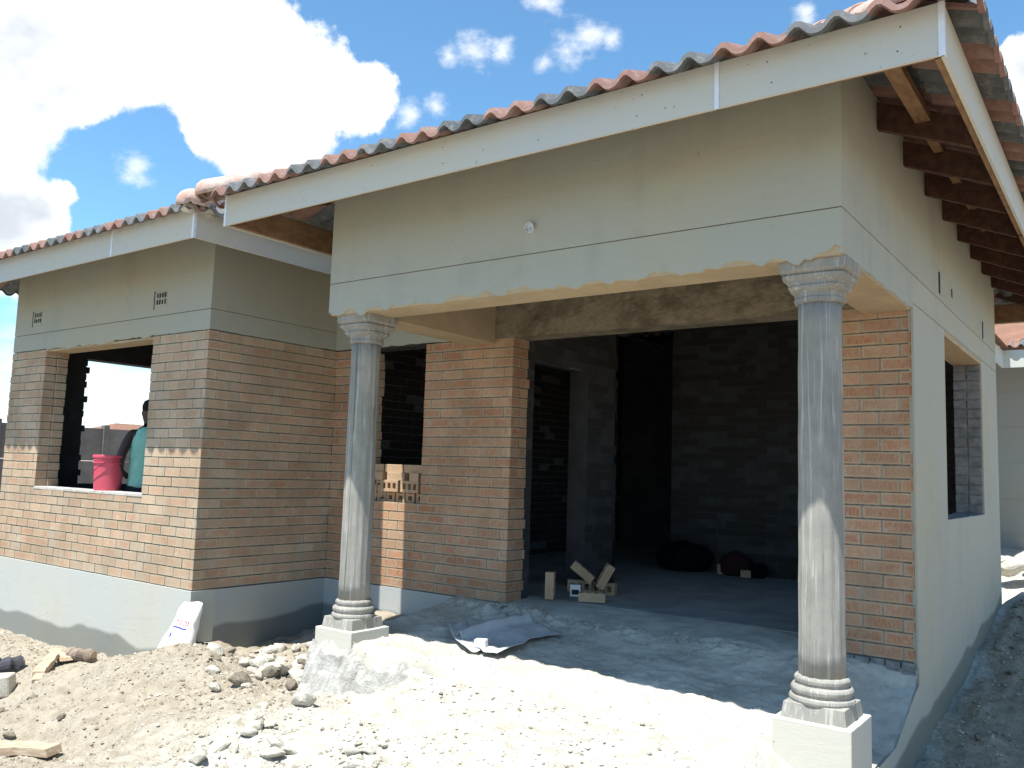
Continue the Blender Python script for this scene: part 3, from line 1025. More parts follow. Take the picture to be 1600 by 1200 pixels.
def slope(mb, corner, ud, ind, L, z0, depth, phase):
    """one tiled roof slope with hip-cut ends. corner at the eave, ud along it, ind inwards"""
    C = Vector(corner)
    U = Vector(ud)
    I = Vector(ind)
    wave = TW / 2
    du = wave / 10
    nu = int(L / du)
    row = 0.33
    k = 0
    d = 0.0
    flip = U.cross(I).z < 0
    while d < depth:
        d0, d1 = d, d + row + 0.04
        V = []
        for j, dd in enumerate((d0, d0 + 0.001, d0 + 0.19, d1)):
            for i in range(nu + 1):
                u = i * du
                ph = (u + phase) / wave * 2 * math.pi
                w = 0.5 + 0.5 * math.sin(ph)
                h = 0.050 * w ** 1.7 - 0.016
                lift = 0.028 * (1 - (dd - d0) / (d1 - d0))
                jit = 0.004 * math.sin(math.floor((u + phase) / TW) * 12.9 + k * 4.1)
                zz = z0 + SL * dd + h + lift + jit - (0.016 if j == 0 else 0)
                p = C + U * u + I * dd
                V.append((p.x, p.y, zz))
        F = []
        UV = []
        for j in range(3):
            for i in range(nu):
                uc = (i + .5) * du
                dc = (d0 + d1) / 2 if j else d0
                if uc < dc - 0.02 or uc > L - dc + 0.02:
                    continue
                a = j * (nu + 1) + i
                q = (a, a + 1, a + nu + 2, a + nu + 1)
                F.append(q if not flip else q[::-1])
                uu = (uc + phase) / TW
                UV.append([(uu, k + .5)] * 4)
        mb.add(V, F, 0, UV)
        d += row
        k += 1


def tile_roof(parent, x0, x1, y0, y1, z0, name='roof', phase=0.0):
    mb = MB()
    wx, wy = x1 - x0, y1 - y0
    dep = min(wx, wy) / 2
    slope(mb, (x0, y0, 0), (1, 0, 0), (0, 1, 0), wx, z0, dep, phase)
    slope(mb, (x0, y1, 0), (1, 0, 0), (0, -1, 0), wx, z0, dep, phase)
    slope(mb, (x1, y0, 0), (0, 1, 0), (-1, 0, 0), wy, z0, dep, phase + .1)
    slope(mb, (x0, y0, 0), (0, 1, 0), (1, 0, 0), wy, z0, dep, phase + .1)
    o = mb.build(name, M['tiles'], parent, smooth=False, uvname='tile')
    sd = o.modifiers.new('thickness', 'SOLIDIFY')
    sd.thickness = 0.022
    sd.offset = 1
    return o


MR = (-4.315, 0.66, -0.645, 6.10)
WR = (-9.75, -4.625, -0.530, 7.9)
ZE = 2.955
roof = tile_roof(house, MR[0], MR[1], MR[2], MR[3], ZE, phase=0.02)
wroof = tile_roof(house, WR[0], WR[1], WR[2], WR[3], ZE + .028, phase=0.11)


def ridge_cap(parent, p, d, first=False, r=0.10, length=0.42):
    """half-round cap laid along direction d, its lower end rounded off with mortar"""
    d = Vector(d).normalized()
    s = Vector((-d.y, d.x, 0)).normalized()
    u = s.cross(d) * -1
    if u.z < 0:
        u = -u
    mb = MB()
    n = 14
    prof = [(0, 1.0), (length, 0.86)]
    if first:
        prof = [(-.075, 0.10), (-.07, 0.45), (-.045, 0.78), (0, 1.0), (length, 0.86)]
    V = []
    for t, k in prof:
        for i in range(n + 1):
            a = math.pi * (i / n) * 1.16 - 0.08 * math.pi
            q = Vector(p) + d * t + s * math.cos(a) * r * k + u * math.sin(a) * r * k * 0.85
            V.append(tuple(q))
    F = []
    for j in range(len(prof) - 1):
        for i in range(n):
            F.append((j * (n + 1) + i, j * (n + 1) + i + 1, (j + 1) * (n + 1) + i + 1, (j + 1) * (n + 1) + i))
    mb.add(V, F)
    o = mb.build('ridge_tile', M['ridge'], parent, smooth=True)
    sd = o.modifiers.new('thickness', 'SOLIDIFY')
    sd.thickness = 0.016
    return o


def hip_line(parent, corner, dirxy, L, zc):
    d = Vector((dirxy[0], dirxy[1], SL))
    d3 = d.normalized()
    t = 0.03
    k = 0
    while t < L:
        p = Vector((corner[0], corner[1], zc + 0.035)) + d3 * t + Vector((0, 0, 0.012))
        ridge_cap(parent, p, d3, first=(k == 0), r=0.125 if k == 0 else 0.11)
        t += 0.36
        k += 1


hip_line(roof, (MR[0], MR[2]), (1, 1), 3.2, ZE)
hip_line(roof, (MR[1], MR[2]), (-1, 1), 3.2, ZE)
hip_line(wroof, (WR[1], WR[2]), (-1, 1), 3.4, ZE + .028)
hip_line(wroof, (WR[0], WR[2]), (1, 1), 2.0, ZE + .028)
# white bedding mortar where the hip meets the eave of the wing
mb = MB()
rk = random.Random(5)
for k in range(9):
    c = Vector((WR[1] - .07 + rk.uniform(-.13, .02), WR[2] + .06 + rk.uniform(-.03, .15), ZE + .06 + rk.uniform(-.02, .04)))
    bm_ = bmesh.new()
    bmesh.ops.create_icosphere(bm_, subdivisions=2, radius=1)
    sc_ = Vector((rk.uniform(.04, .075), rk.uniform(.04, .075), rk.uniform(.03, .05)))
    vs = [c + Vector((v.co.x * sc_.x, v.co.y * sc_.y, v.co.z * sc_.z)) * (1 + .25 * rk.uniform(-1, 1)) for v in bm_.verts]
    mb.add(vs, [[v.index for v in f.verts] for f in bm_.faces])
    bm_.free()
mb.build('ridge_mortar', M['mortar_white'], wroof, smooth=True)

# unseen sheet added between the two roofs to cut off the sun strip
mb = MB()
mb.add([(-4.80, .80, ZE + .11), (-4.50, 1.15, ZE - .0), (-4.12, .80, ZE + .11), (-4.12, 6, ZE + .11), (-4.47, 6, ZE - .01), (-4.80, 6, ZE + .11), (-4.36, .78, ZE + .02)],
       [(0, 1, 4, 5), (1, 2, 3, 4), (1, 6, 2)])
vf = mb.build('sun_blocker_sheet', M['sun_blocker'], house)
sd = vf.modifiers.new('thickness', 'SOLIDIFY')
sd.thickness = .003


def fascia(p0, p1, ze, joints=(), out=(0, -1, 0), nails=True):
    p0 = Vector((p0[0], p0[1], 0))
    p1 = Vector((p1[0], p1[1], 0))
    L = (p1 - p0).length
    d = (p1 - p0).normalized()
    N = Vector(out)
    cuts = [0.0] + list(joints) + [L]
    first = None
    for a, b in zip(cuts[:-1], cuts[1:]):
        mb = MB()
        A = p0 + d * (a + .003)
        B = p0 + d * (b - .003)
        P = []
        for q in (A, B):
            for (o_, z) in ((-.015, ze[0]), (0, ze[0]), (0, ze[1]), (-.015, ze[1])):
                w = q + N * o_
                P.append((w.x, w.y, z))
        mb.add(P, [(0, 1, 2, 3), (7, 6, 5, 4), (0, 4, 5, 1), (1, 5, 6, 2), (2, 6, 7, 3), (3, 7, 4, 0)])
        rn = random.Random(int(a * 100) + int(L * 77))
        if nails:
            t = a + .25
            while t < b - .1:
                for z in (ze[0] + .06, ze[1] - .06):
                    if rn.random() < .75:
                        c = p0 + d * (t + rn.uniform(-.02, .02)) + N * .0006
                        r = .004
                        mb.add([(c.x + d.x * r * math.cos(g) , c.y + d.y * r * math.cos(g), z + r * math.sin(g)) for g in [i * math.pi / 3 for i in range(6)]], [tuple(range(6)) if d.cross(Vector((0, 0, 1))).dot(N) > 0 else tuple(range(5, -1, -1))], 1)
                t += rn.uniform(.5, .75)
        fb = mb.build('fascia_board', [M['fascia'], M['timber_dark']], house)
        # timber behind the board
        mb = MB()
        A = p0 + d * (a + .02) - N * .030
        B = p0 + d * (b - .02) - N * .030
        mb.beam((A.x, A.y, (ze[0] + ze[1]) / 2 - .012), (B.x, B.y, (ze[0] + ze[1]) / 2 - .012), .026, ze[1] - ze[0] - .04)
        mb.build('backing_batten', M['timber'], fb)
        if b < L - .01:
            mb = MB()
            c = p0 + d * b
            s = .011
            A = c - d * s
            B = c + d * s
            P = []
            for q in (A, B):
                for (o_, z) in ((.0, ze[0] - .003), (.004, ze[0] - .003), (.004, ze[1] + .002), (.0, ze[1] + .002)):
                    w = q + N * o_
                    P.append((w.x, w.y, z))
            mb.add(P, [(0, 1, 2, 3), (7, 6, 5, 4), (0, 4, 5, 1), (1, 5, 6, 2), (2, 6, 7, 3), (3, 7, 4, 0)])
            mb.build('joint_strip', M['alu'], fb)
        first = first or fb
    return first


def corner_strip(fb, x, y, ze, sx, sy):
    mb = MB()
    w = .02
    t = .004
    x0, x1 = sorted((x, x - sx * w))
    y0, y1 = sorted((y, y - sy * w))
    mb.box(x0, x1, *sorted((y, y + sy * t)), ze[0] - .004, ze[1] + .002)
    mb.box(*sorted((x, x + sx * t)), *sorted((y + sy * t, y - sy * w)), ze[0] - .004, ze[1] + .002)
    mb.build('corner_strip', M['alu'], fb)


f1 = fascia((-4.17, -.546), (.546, -.546), FE, joints=(3.762,))
f2 = fascia((.546, -.546), (.546, 5.99), FE, joints=(3.0,), out=(1, 0, 0))
f3 = fascia((-4.17, 1.55), (-4.17, -.546), FE, out=(-1, 0, 0))
f3b = fascia((.546, 5.99), (-3.2, 5.99), FE, out=(0, 1, 0))
f4 = fascia((-9.62, -.45), (-4.70, -.45), WFE, joints=(1.25, 3.72), out=(0, -1, 0))
f5 = fascia((-4.70, -.45), (-4.70, 1.57), WFE, out=(1, 0, 0))
corner_strip(f2, .546, -.546, FE, 1, -1)
corner_strip(f3, -4.17, -.546, FE, -1, -1)
corner_strip(f5, -4.70, -.45, WFE, 1, -1)


def rafter(x0, y0, x1, y1, zt0, zt1, h=.145, w=.045, mat='timber_dark'):
    mb = MB()
    mb.beam((x0, y0, zt0 - h / 2), (x1, y1, zt1 - h / 2), w, h)
    return mb.build('rafter', M[mat], house)


def under(d):
    return ZE - .045 + SL * d


for y in (.74, 1.40, 2.05, 2.70, 3.35, 4.0, 4.65, 5.30, 5.90):
    rafter(.50, y, -.30, y, under(.16) - .0, under(.96))
for y in (.55, 1.2):
    rafter(-4.12, y, -3.3, y, under(.19), under(1.0))
for x in (-3.9, -3.3, -2.65, -2.0, -1.35, -.7, -.05):
    rafter(x, -.50, x, .25, under(.125), under(.87))
for y in (.3, .95):
    rafter(-4.74, y, -5.35, y, under(.11) + .03, under(.72) + .03)
for x in (-9.4, -8.85):
    rafter(x, -.40, x, .35, under(.12) + .03, under(.86) + .03)
rafter(-9.58, .7, -8.9, .7, under(.17) + .03, under(.84) + .03)
rafter(.50, -.50, -.35, .35, under(.16), under(1.0))
for (d0) in (.36, .69, 1.02):
    mb = MB()
    zz = under(d0 + .02) + .028
    mb.beam((MR[1] - .1 - d0, -.45 + d0 * .9, zz), (MR[1] - .1 - d0, 5.95 - d0 * .9, zz), .05, .036)
    mb.build('batten', M['timber'], house)
    mb = MB()
    mb.beam((MR[0] + .2 + d0, MR[2] + .1 + d0, zz), (MR[1] - .2 - d0, MR[2] + .1 + d0, zz), .05, .036)
    mb.build('batten', M['timber'], house)
    mb = MB()
    mb.beam((MR[0] + .17 + d0, -.45 + d0 * .9, zz), (MR[0] + .17 + d0, 1.5, zz), .05, .036)
    mb.build('batten', M['timber'], house)
# trimmer seen in the front right corner of the eave
mb = MB()
mb.beam((.235, -.50, under(.40) - .03), (.235, .72, under(.40) - .03), .075, .05)
mb.build('batten', M['timber'], house)

# ------------------------------------------------------------------ columns
def column(cx, cy, zb, seam):
    c = empty('column', loc=(cx, cy, 0), parent=house)

    def flute(r, a, z):
        return r + 0.0022 * math.cos(a * 14) + 0.0012 * math.sin(a * 3 + z * 2)
    mb = MB()
    pr = [(.109, .135)] + [(.109 - .006 * t / 16 + .0012 * math.sin(t * 2.1), .135 + (1.975 - .135) * t / 16) for t in range(1, 17)]
    mb.lathe(pr, 84, fn=flute)
    if seam:
        mb.tube([(.012, -.1085, .14), (.018, -.107, .6), (.014, -.107, 1.2), (.016, -.106, 1.96)], [.005, .004, .0035, .003], 6)
    mb.build('shaft', M['column'], c, smooth=True)

    # capital: rings swelling from round to square under the beam
    def cap_r(r, a, z):
        t = min(1, max(0, (z - 2.02) / .06))
        n = 2 + 5 * t
        ca, sa = abs(math.cos(a)), abs(math.sin(a))
        k = (ca ** n + sa ** n) ** (-1.0 / n)
        return r * k * (1 + .010 * math.sin(a * 17 + z * 40) + .006 * math.sin(a * 29))
    mb = MB()
    prof = [(.106, 1.962), (.121, 1.966), (.124, 1.985), (.119, 1.992), (.122, 2.012), (.136, 2.024), (.140, 2.042), (.133, 2.050), (.141, 2.066), (.154, 2.080), (.158, 2.094), (.148, 2.100), (.160, 2.108), (.170, 2.120), (.171, 2.160), (.168, 2.172)]
    mb.lathe(prof, 72, fn=cap_r)
    mb.build('capital', M['column'], c, smooth=False)
    mb = MB()

    def base_r(r, a, z):
        return r * (1 + .008 * math.sin(a * 7 + z * 60) + .005 * math.sin(a * 13))
    pf = [(.150, .020), (.153, .032), (.150, .046), (.138, .050), (.136, .056), (.144, .066), (.146, .082), (.139, .094), (.124, .098), (.122, .104), (.128, .112), (.129, .128), (.122, .138), (.108, .142)]
    mb.lathe(pf, 56, fn=base_r)
    # tapering square plinth of the base
    for (z0, z1, h0, h1) in ((-.052, .022, .152, .142),):
        P = [(sx * h, sy * h, z) for z, h in ((z0, h0), (z1, h1)) for sx, sy in ((-1, -1), (1, -1), (1, 1), (-1, 1))]
        mb.add(P, [(0, 3, 2, 1), (4, 5, 6, 7), (0, 1, 5, 4), (1, 2, 6, 5), (2, 3, 7, 6), (3, 0, 4, 7)])
    mb.build('base', M['column'], c, smooth=False, bevel=.004)
    mb = MB()
    n = 10
    h = .183
    P = []
    for j in range(2):
        z = zb if j == 0 else -.05
        for k in range(4 * n):
            e, f = divmod(k, n)
            t = -1 + 2 * f / n
            x, y = [(t, -1), (1, t), (-t, 1), (-1, -t)][e]
            dz = 0.035 * vnoise(k * .9 + cx * 3, 1.5, 91) if j == 0 else 0.004 * vnoise(k * 1.3, .5, 95)
            P.append((x * h, y * h, z + float(dz)))
    F = [(k, (k + 1) % (4 * n), 4 * n + (k + 1) % (4 * n), 4 * n + k) for k in range(4 * n)]
    F.append(tuple(4 * n + k for k in range(4 * n)))
    mb.add(P, F)
    mb.build('pedestal', M['plinth_ped'], c, bevel=.006)
    return c


M['plinth_ped'] = mat_plaster('pedestal_plaster', (0.48, 0.48, 0.44), var=0.08)
column(-.165, .205, -.70, False)
column(-3.425, .205, -.33, True)
# broken concrete footing under the left pedestal
mb = MB()
nn = 46
P = []
for j, (zz, yy) in enumerate(((-.14, .03), (-.20, -.02), (-.30, -.05), (-.42, -.09), (-1.0, -.42))):
    for i in range(nn):
        x = -3.62 + max(i - 3, 0) * 1.05 / (nn - 4)
        if i < 3:
            P.append((x - .03 * j / 4 + .02 * float(vnoise(i * 3.1, j * 2.3, 83)), .50 - .16 * i, zz - .05))
            continue
        P.append((x, yy + .035 * float(fbm(i * .4, j * 1.7, 3, 77)), zz + .06 * float(fbm(i * .35 + 9, j * 2.3, 3, 79)) - .05 * i / nn))
mb.add(P, [(j * nn + i, j * nn + i + 1, (j + 1) * nn + i + 1, (j + 1) * nn + i)[::-1] for j in range(4) for i in range(nn - 1)])
mb.build('footing', M['footing'], house)

# ------------------------------------------------------------------ small fittings of the house
def air_vent(loc, out, slit_side=-1):
    """cement air brick with two rows of holes"""
    ax = Vector((0, 0, 1)).cross(Vector(out))
    e = empty('air_vent', loc=loc, parent=house)
    mb = MB()
    N = Vector(out)

    def bx(u0, u1, z0, z1, d0, d1, mi=0):
        P = []
        for d in (d0, d1):
            for (u, z) in ((u0, z0), (u1, z0), (u1, z1), (u0, z1)):
                P.append(tuple(ax * u + Vector((0, 0, z)) + N * d))
        mb.add(P, [(4, 5, 6, 7), (0, 1, 5, 4), (1, 2, 6, 5), (2, 3, 7, 6), (3, 0, 4, 7)], mi)
    bx(-.095, .095, -.075, .075, .0, .003, 0)
    rv = random.Random(int(loc[0] * 10))
    for r in range(2):
        for k in range(4):
            u = -.065 + k * .042
            z = -.045 + r * .062
            bx(u + .004 * rv.uniform(-1, 1), u + .024, z, z + .042 + .006 * rv.uniform(-1, 1), .003, .0045, 1)
    bx(slit_side * .105 - .006, slit_side * .105 + .006, -.085, .085, .0, .0035, 1)
    mb.build('grille', [M['plaster'], M['hole']], e)
    return e


air_vent((-6.085, WY - .0005, 2.545), (0, -1, 0), -1)
air_vent((-8.46, WY - .0005, 2.56), (0, -1, 0), -1)


def slit(loc, out, w, h, name='air_vent'):
    mb = MB()
    x, y, z = loc
    if abs(out[0]):
        mb.box(x, x + .0035, y - w / 2, y + w / 2, z - h / 2, z + h / 2, 1)
        mb.box(x, x + .0025, y + w / 2 + .004, y + w / 2 + .06, z - h / 2 - .01, z + h / 2 + .01, 0)
    else:
        mb.box(x - w / 2, x + w / 2, y - .0035, y, z - h / 2, z + h / 2, 1)
    mb.build(name, [M['plaster'], M['hole']], house)


slit((0, 2.50, 2.52), (1, 0, 0), .05, .155)
slit((0, 4.60, 2.50), (1, 0, 0), .05, .155)
slit((0, 3.01, 2.54), (1, 0, 0), .035, .06, 'pipe_hole')
slit((-7.22, WY, 2.595), (0, -1, 0), .035, .055, 'pipe_hole')
slit((-.746, 0, 2.80), (0, -1, 0), .012, .03, 'pipe_hole')
mb = MB()
M4 = Matrix.Translation((-1.83, .0, 2.554)) @ Matrix.Rotation(R(90), 4, 'X')
tmp = MB()
tmp.lathe([(.030, -.02), (.030, .018), (.033, .019), (.033, .026), (.027, .026), (.026, .012), (.004, .011)], 24, cap=False)
mb.add([M4 @ Vector(p) for p in tmp.v], tmp.f)
cp = mb.build('conduit_pipe', M['pvc'], house, smooth=False)
# scored plaster edge strip beside the pilaster
mb = MB()
mb.box(-.012, .001, 1.586, 1.60, -.02, ZT)
mb.build('edge_strip', M['plaster'], house)


# ------------------------------------------------------------------ loose bricks
def brick_mesh():
    """hollow brick 222 x 106 x 73 with three perforations running through its height (z)"""
    Lx, Ly, Lz = .111, .053, .0365
    bm = bmesh.new()
    xs = [-Lx, -.083, -.045, -.019, .019, .045, .083, Lx]
    ys = [-Ly, -.026, .026, Ly]
    vt = {}
    for z in (-Lz, Lz):
        for i, x in enumerate(xs):
            for j, y in enumerate(ys):
                vt[(i, j, z)] = bm.verts.new((x, y, z))
    holes = [(1, 1), (3, 1), (5, 1)]
    for i in range(7):
        for j in range(3):
            if (i, j) in holes:
                q = [(i, j), (i + 1, j), (i + 1, j + 1), (i, j + 1)]
                for a in range(4):
                    p, r = q[a], q[(a + 1) % 4]
                    bm.faces.new((vt[(*r, -Lz)], vt[(*p, -Lz)], vt[(*p, Lz)], vt[(*r, Lz)]))
                continue
            for z in (-Lz, Lz):
                q = [vt[(i, j, z)], vt[(i + 1, j, z)], vt[(i + 1, j + 1, z)], vt[(i, j + 1, z)]]
                bm.faces.new(q if z > 0 else q[::-1])
    for i in range(7):
        bm.faces.new((vt[(i, 0, -Lz)], vt[(i + 1, 0, -Lz)], vt[(i + 1, 0, Lz)], vt[(i, 0, Lz)]))
        bm.faces.new((vt[(i + 1, 3, -Lz)], vt[(i, 3, -Lz)], vt[(i, 3, Lz)], vt[(i + 1, 3, Lz)]))
    for j in range(3):
        bm.faces.new((vt[(0, j + 1, -Lz)], vt[(0, j, -Lz)], vt[(0, j, Lz)], vt[(0, j + 1, Lz)]))
        bm.faces.new((vt[(7, j, -Lz)], vt[(7, j + 1, -Lz)], vt[(7, j + 1, Lz)], vt[(7, j, Lz)]))
    me = bpy.data.meshes.new('brick')
    bm.to_mesh(me)
    bm.free()
    lay = me.uv_layers.new(name='brick')
    for p in me.polygons:
        for li in p.loop_indices:
            c = me.vertices[me.loops[li].vertex_index].co
            n = p.normal
            if abs(n.z) > .5:
                uv = (.5 + c.x / .222 * .8, .5 + c.y / .106 * .8)
            elif abs(n.y) > .5:
                uv = (.5 + c.x / .222, .5 + c.z / .073)
            else:
                uv = (.5 + c.y / .222, .5 + c.z / .073)
            lay.data[li].uv = uv
    me.materials.append(M['brick_loose'])
    return me


BRICK = brick_mesh()
first_brick = None


def brick(loc, rot, label, group):
    global first_brick
    o = bpy.data.objects.new('brick', BRICK)
    COL.objects.link(o)
    o.location = loc
    o.rotation_euler = rot
    tag(o, label, 'brick', group)
    if first_brick is None:
        bv = o.modifiers.new('bevel', 'BEVEL')
        bv.width = .003
        bv.limit_method = 'ANGLE'
        bv.segments = 2
        first_brick = o
    else:
        bv = o.modifiers.new('bevel', 'BEVEL')
        bv.width = .003
        bv.limit_method = 'ANGLE'
        bv.segments = 2
    return o


GS = 'loose bricks stacked dry in the recessed window'
zs = RWH[2] + .004
ORD = ['first', 'second', 'third', 'fourth', 'fifth', 'sixth', 'seventh']
row1 = [-4.79, -4.665, -4.535, -4.415, -4.285, -4.165]
yb = 1.715
for i, x in enumerate(row1):      # on edge, end facing out
    brick((x + random.uniform(-.006, .006), yb + random.uniform(-.012, .006), zs + .053), (0, R(90), R(90) + random.uniform(-.05, .05)),
          'brick end standing on edge, %s from the left in the window stack\'s bottom row' % ORD[i], GS)
z2 = zs + .106
for i, x in enumerate((-4.79, -4.705)):
    brick((x, yb, z2 + .053), (0, R(90), R(90)), 'narrow brick on edge, %s from the left in the window stack\'s second row' % ORD[i], GS)
for i, x in enumerate((-4.50, -4.25)):
    brick((x, 1.715 - .075 + .005 * i, z2 + .053), (R(90), 0, random.uniform(-.02, .02)),
          'brick showing its three holes, %s one of the two in the window stack' % ('left' if i == 0 else 'right'), GS)
z3 = z2 + .106
for i, (x, rz) in enumerate(((-4.79, 90), (-4.65, 90), (-4.43, 0), (-4.20, 90))):
    brick((x, yb - (.05 if rz == 0 else 0), z3 + .0365), (0, 0, R(rz) + random.uniform(-.05, .05)),
          'brick laid flat%s, %s from the left in the window stack\'s third row' % (' lengthwise' if rz == 0 else ' end outward', ORD[i]), GS)
z4 = z3 + .073
for i, x in enumerate((-4.72, -4.475, -4.235)):
    brick((x, yb - .03, z4 + .0365), (0, 0, random.uniform(-.03, .03)),
          'brick laid lengthwise, %s from the left in the window stack\'s top row' % ORD[i], GS)

GF = 'loose bricks lying on the room floor'
F0 = .02
brick((-2.93, 1.98, F0 + .112), (0, R(90), R(25)), 'pale brick standing upright on the floor beside the brick pier', GF)
brick((-2.60, 2.12, F0 + .0365), (0, 0, R(28)), 'reddish brick lying flat on the floor nearest the porch', GF)
brick((-2.965, 2.52, F0 + .055), (R(90), 0, R(20)), 'brick lying on its side underneath the two tilted bricks', GF)
brick((-2.90, 2.45, F0 + .19), (0, R(38), R(28)), 'brick tilted to the right, left one of the propped floor pair', GF)
brick((-2.73, 2.55, F0 + .16), (R(8), R(-62), R(30)), 'brick tilted steeply to the left, right one of the propped pair on the floor', GF)
brick((-2.78, 2.62, F0 + .045), (R(90), 0, R(10)), 'brick lying under the right tilted brick of the propped pair', GF)
brick((-2.60, 5.02, F0 + .056), (R(90), 0, R(36)), 'brick showing its three holes in front of the dark bundle by the back wall', GF)
brick((-2.38, 5.0, F0 + .0365), (0, 0, R(110)), 'short brick end between the holed brick and the small black bag', GF)

# small white box among the bricks
mb = MB()
mb.box(-.045, .045, -.03, .03, 0, .10)
mb.box(-.030, .030, -.0312, -.03, .02, .06, 1)
o = mb.build('small_box', [M['white'], M['hole']], bevel=.004)
o.location = (-2.86, 2.27, F0)
o.rotation_euler = (0, 0, R(30))
tag(o, 'small white box with a dark mark on the floor between the bricks', 'box')


# ------------------------------------------------------------------ bags inside
def lump(name, loc, size, mat, seed, label, cat, flat=True, rz=0.0):
    bm = bmesh.new()
    bmesh.ops.create_icosphere(bm, subdivisions=4, radius=1)
    for v in bm.verts:
        p = v.co.copy()
        k = 1 + .22 * float(fbm(p.x * 1.6 + seed, p.y * 1.6 + p.z * 1.3, 3, seed)) + .06 * float(vnoise(p.x * 6 + seed, p.z * 6 + p.y * 5, seed + 3))
        sx = math.copysign(abs(p.x) ** .75, p.x)
        v.co = Vector((sx * size[0] * k, p.y * size[1] * k, (max(p.z, -.72) + .72) / 1.72 * size[2] * k))
    me = bpy.data.meshes.new(name)
    bm.to_mesh(me)
    bm.free()
    o = link(name, me, M[mat], smooth=True)
    o.location = loc
    o.rotation_euler = (0, 0, rz)
    tag(o, label, cat)
    return o


b1 = lump('bag', (-3.12, 5.03, F0), (.30, .19, .30), 'black_bag', 4, 'large black bag on the floor at the left end of the back wall', 'bag', rz=R(20))
mb = MB()
mb.tube([(-.12, -.05, .24), (-.10, -.05, .31), (0, -.06, .34), (.10, -.05, .31), (.12, -.05, .24)], .012, 8)
mb.build('strap', M['black_bag'], b1, smooth=True)
b2 = lump('bundle', (-2.52, 5.06, F0), (.18, .13, .24), 'maroon', 9, 'dark maroon bundle of cloth behind the bricks on the floor', 'bundle', rz=R(30))
b3 = lump('bag', (-2.25, 5.02, F0), (.10, .08, .15), 'black_bag', 15, 'small black bag right of the maroon bundle on the floor', 'bag', rz=R(30))


# ------------------------------------------------------------------ sheet of sack paper on the porch
def sheet(name, corners, n, m, fn, mat, label, cat, th=.003):
    """quad patch from four corners draped with creases"""
    A, B, C, D = [Vector(c) for c in corners]
    V = []
    for j in range(m + 1):
        for i in range(n + 1):
            s, t = i / n, j / m
            p = A * (1 - s) * (1 - t) + B * s * (1 - t) + C * s * t + D * (1 - s) * t
            p = p + Vector(fn(s, t))
            V.append(tuple(p))
    F = [(j * (n + 1) + i, j * (n + 1) + i + 1, (j + 1) * (n + 1) + i + 1, (j + 1) * (n + 1) + i) for j in range(m) for i in range(n)]
    me = bpy.data.meshes.new(name)
    me.from_pydata(V, [], F)
    o = link(name, me, M[mat], smooth=True)
    sd = o.modifiers.new('thickness', 'SOLIDIFY')
    sd.thickness = th
    tag(o, label, cat)
    return o


def pz(x, y):
    return float(porch_h(np.array(x), np.array(y)))


def crease(s, t):
    rx = .05 * float(vnoise(t * 5, s * 2, 5)) * (abs(s - .5) * 2) ** 3
    ry = .07 * float(vnoise(s * 6, t * 2, 8)) * (abs(t - .5) * 2) ** 3
    z = .035 + .028 * float(fbm(s * 3.2, t * 3.2, 3, 33)) + .02 * abs(float(fbm(s * 5, t * 2, 2, 37)))
    fold = .05 * math.exp(-((s - .15 - .2 * t) / .06) ** 2)
    return (rx, ry, z + fold + .05 * max(0, s - .8))


sheet('paper_sack', [(-2.83, .64, pz(-2.83, .64)), (-2.27, .34, pz(-2.27, .34)), (-2.30, 1.13, pz(-2.3, 1.13)), (-2.78, 1.25, pz(-2.78, 1.25))], 44, 44, crease, 'paper',
      'crumpled grey paper sack lying flat on the dusty porch floor', 'sack')
sheet('paper_scrap', [(-3.0, .76, pz(-3, .76)), (-2.42, .33, pz(-2.42, .33)), (-2.46, .47, pz(-2.46, .47)), (-2.93, .88, pz(-2.93, .88))], 40, 10,
      lambda s, t: (0, -.05 * math.sin(s * 3.1), .022 + .015 * float(fbm(s * 4, t * 3, 3, 12)) + .10 * max(0, .2 - s)), 'paper', 'narrow curled paper strip with its end turned up beside the paper sack', 'paper')
mb = MB()
mb.box(-.042, .042, -.028, .028, 0, .055)
o = mb.build('foam_block', M['white'], bevel=.008)
o.location = (-2.47, .47, pz(-2.47, .47) + .035)
o.rotation_euler = (R(4), R(-3), R(15))
tag(o, 'small white block sitting at the edge of the paper sack', 'block')


# ------------------------------------------------------------------ printed cement bag leaning at the wing corner
def bag_shape():
    mb = MB()
    nx_, nz_ = 14, 16
    lay = []
    for j in range(nz_ + 1):
        t = j / nz_
        w = .205 - .075 * t ** 1.2 + .010 * math.sin(t * 9)
        dpt = .075 * (1 - t) ** .6 + .012
        lean = .10 * t
        ring = []
        for k in range(28):
            a = 2 * math.pi * k / 28
            ca, sa = math.cos(a), math.sin(a)
            x = math.copysign(abs(ca) ** .6, ca) * w
            y = math.copysign(abs(sa) ** .8, sa) * dpt
            y += .014 * float(fbm(x * 14 + 3, t * 7, 3, 13)) + .010 * abs(float(fbm(x * 9, t * 4 + x * 6, 2, 17)))
            x += .012 * float(fbm(t * 6, sa, 2, 19))
            ring.append((x - .085 * (1 - t), y + lean, t * .40 + .015 * math.sin(x * 22) * t))
        lay += ring
    F = []
    for j in range(nz_):
        for k in range(28):
            k2 = (k + 1) % 28
            F.append((j * 28 + k, j * 28 + k2, (j + 1) * 28 + k2, (j + 1) * 28 + k))
    F.append(tuple(range(27, -1, -1)))
    F.append(tuple(nz_ * 28 + k for k in range(28)))
    mb.add(lay, F)
    return mb


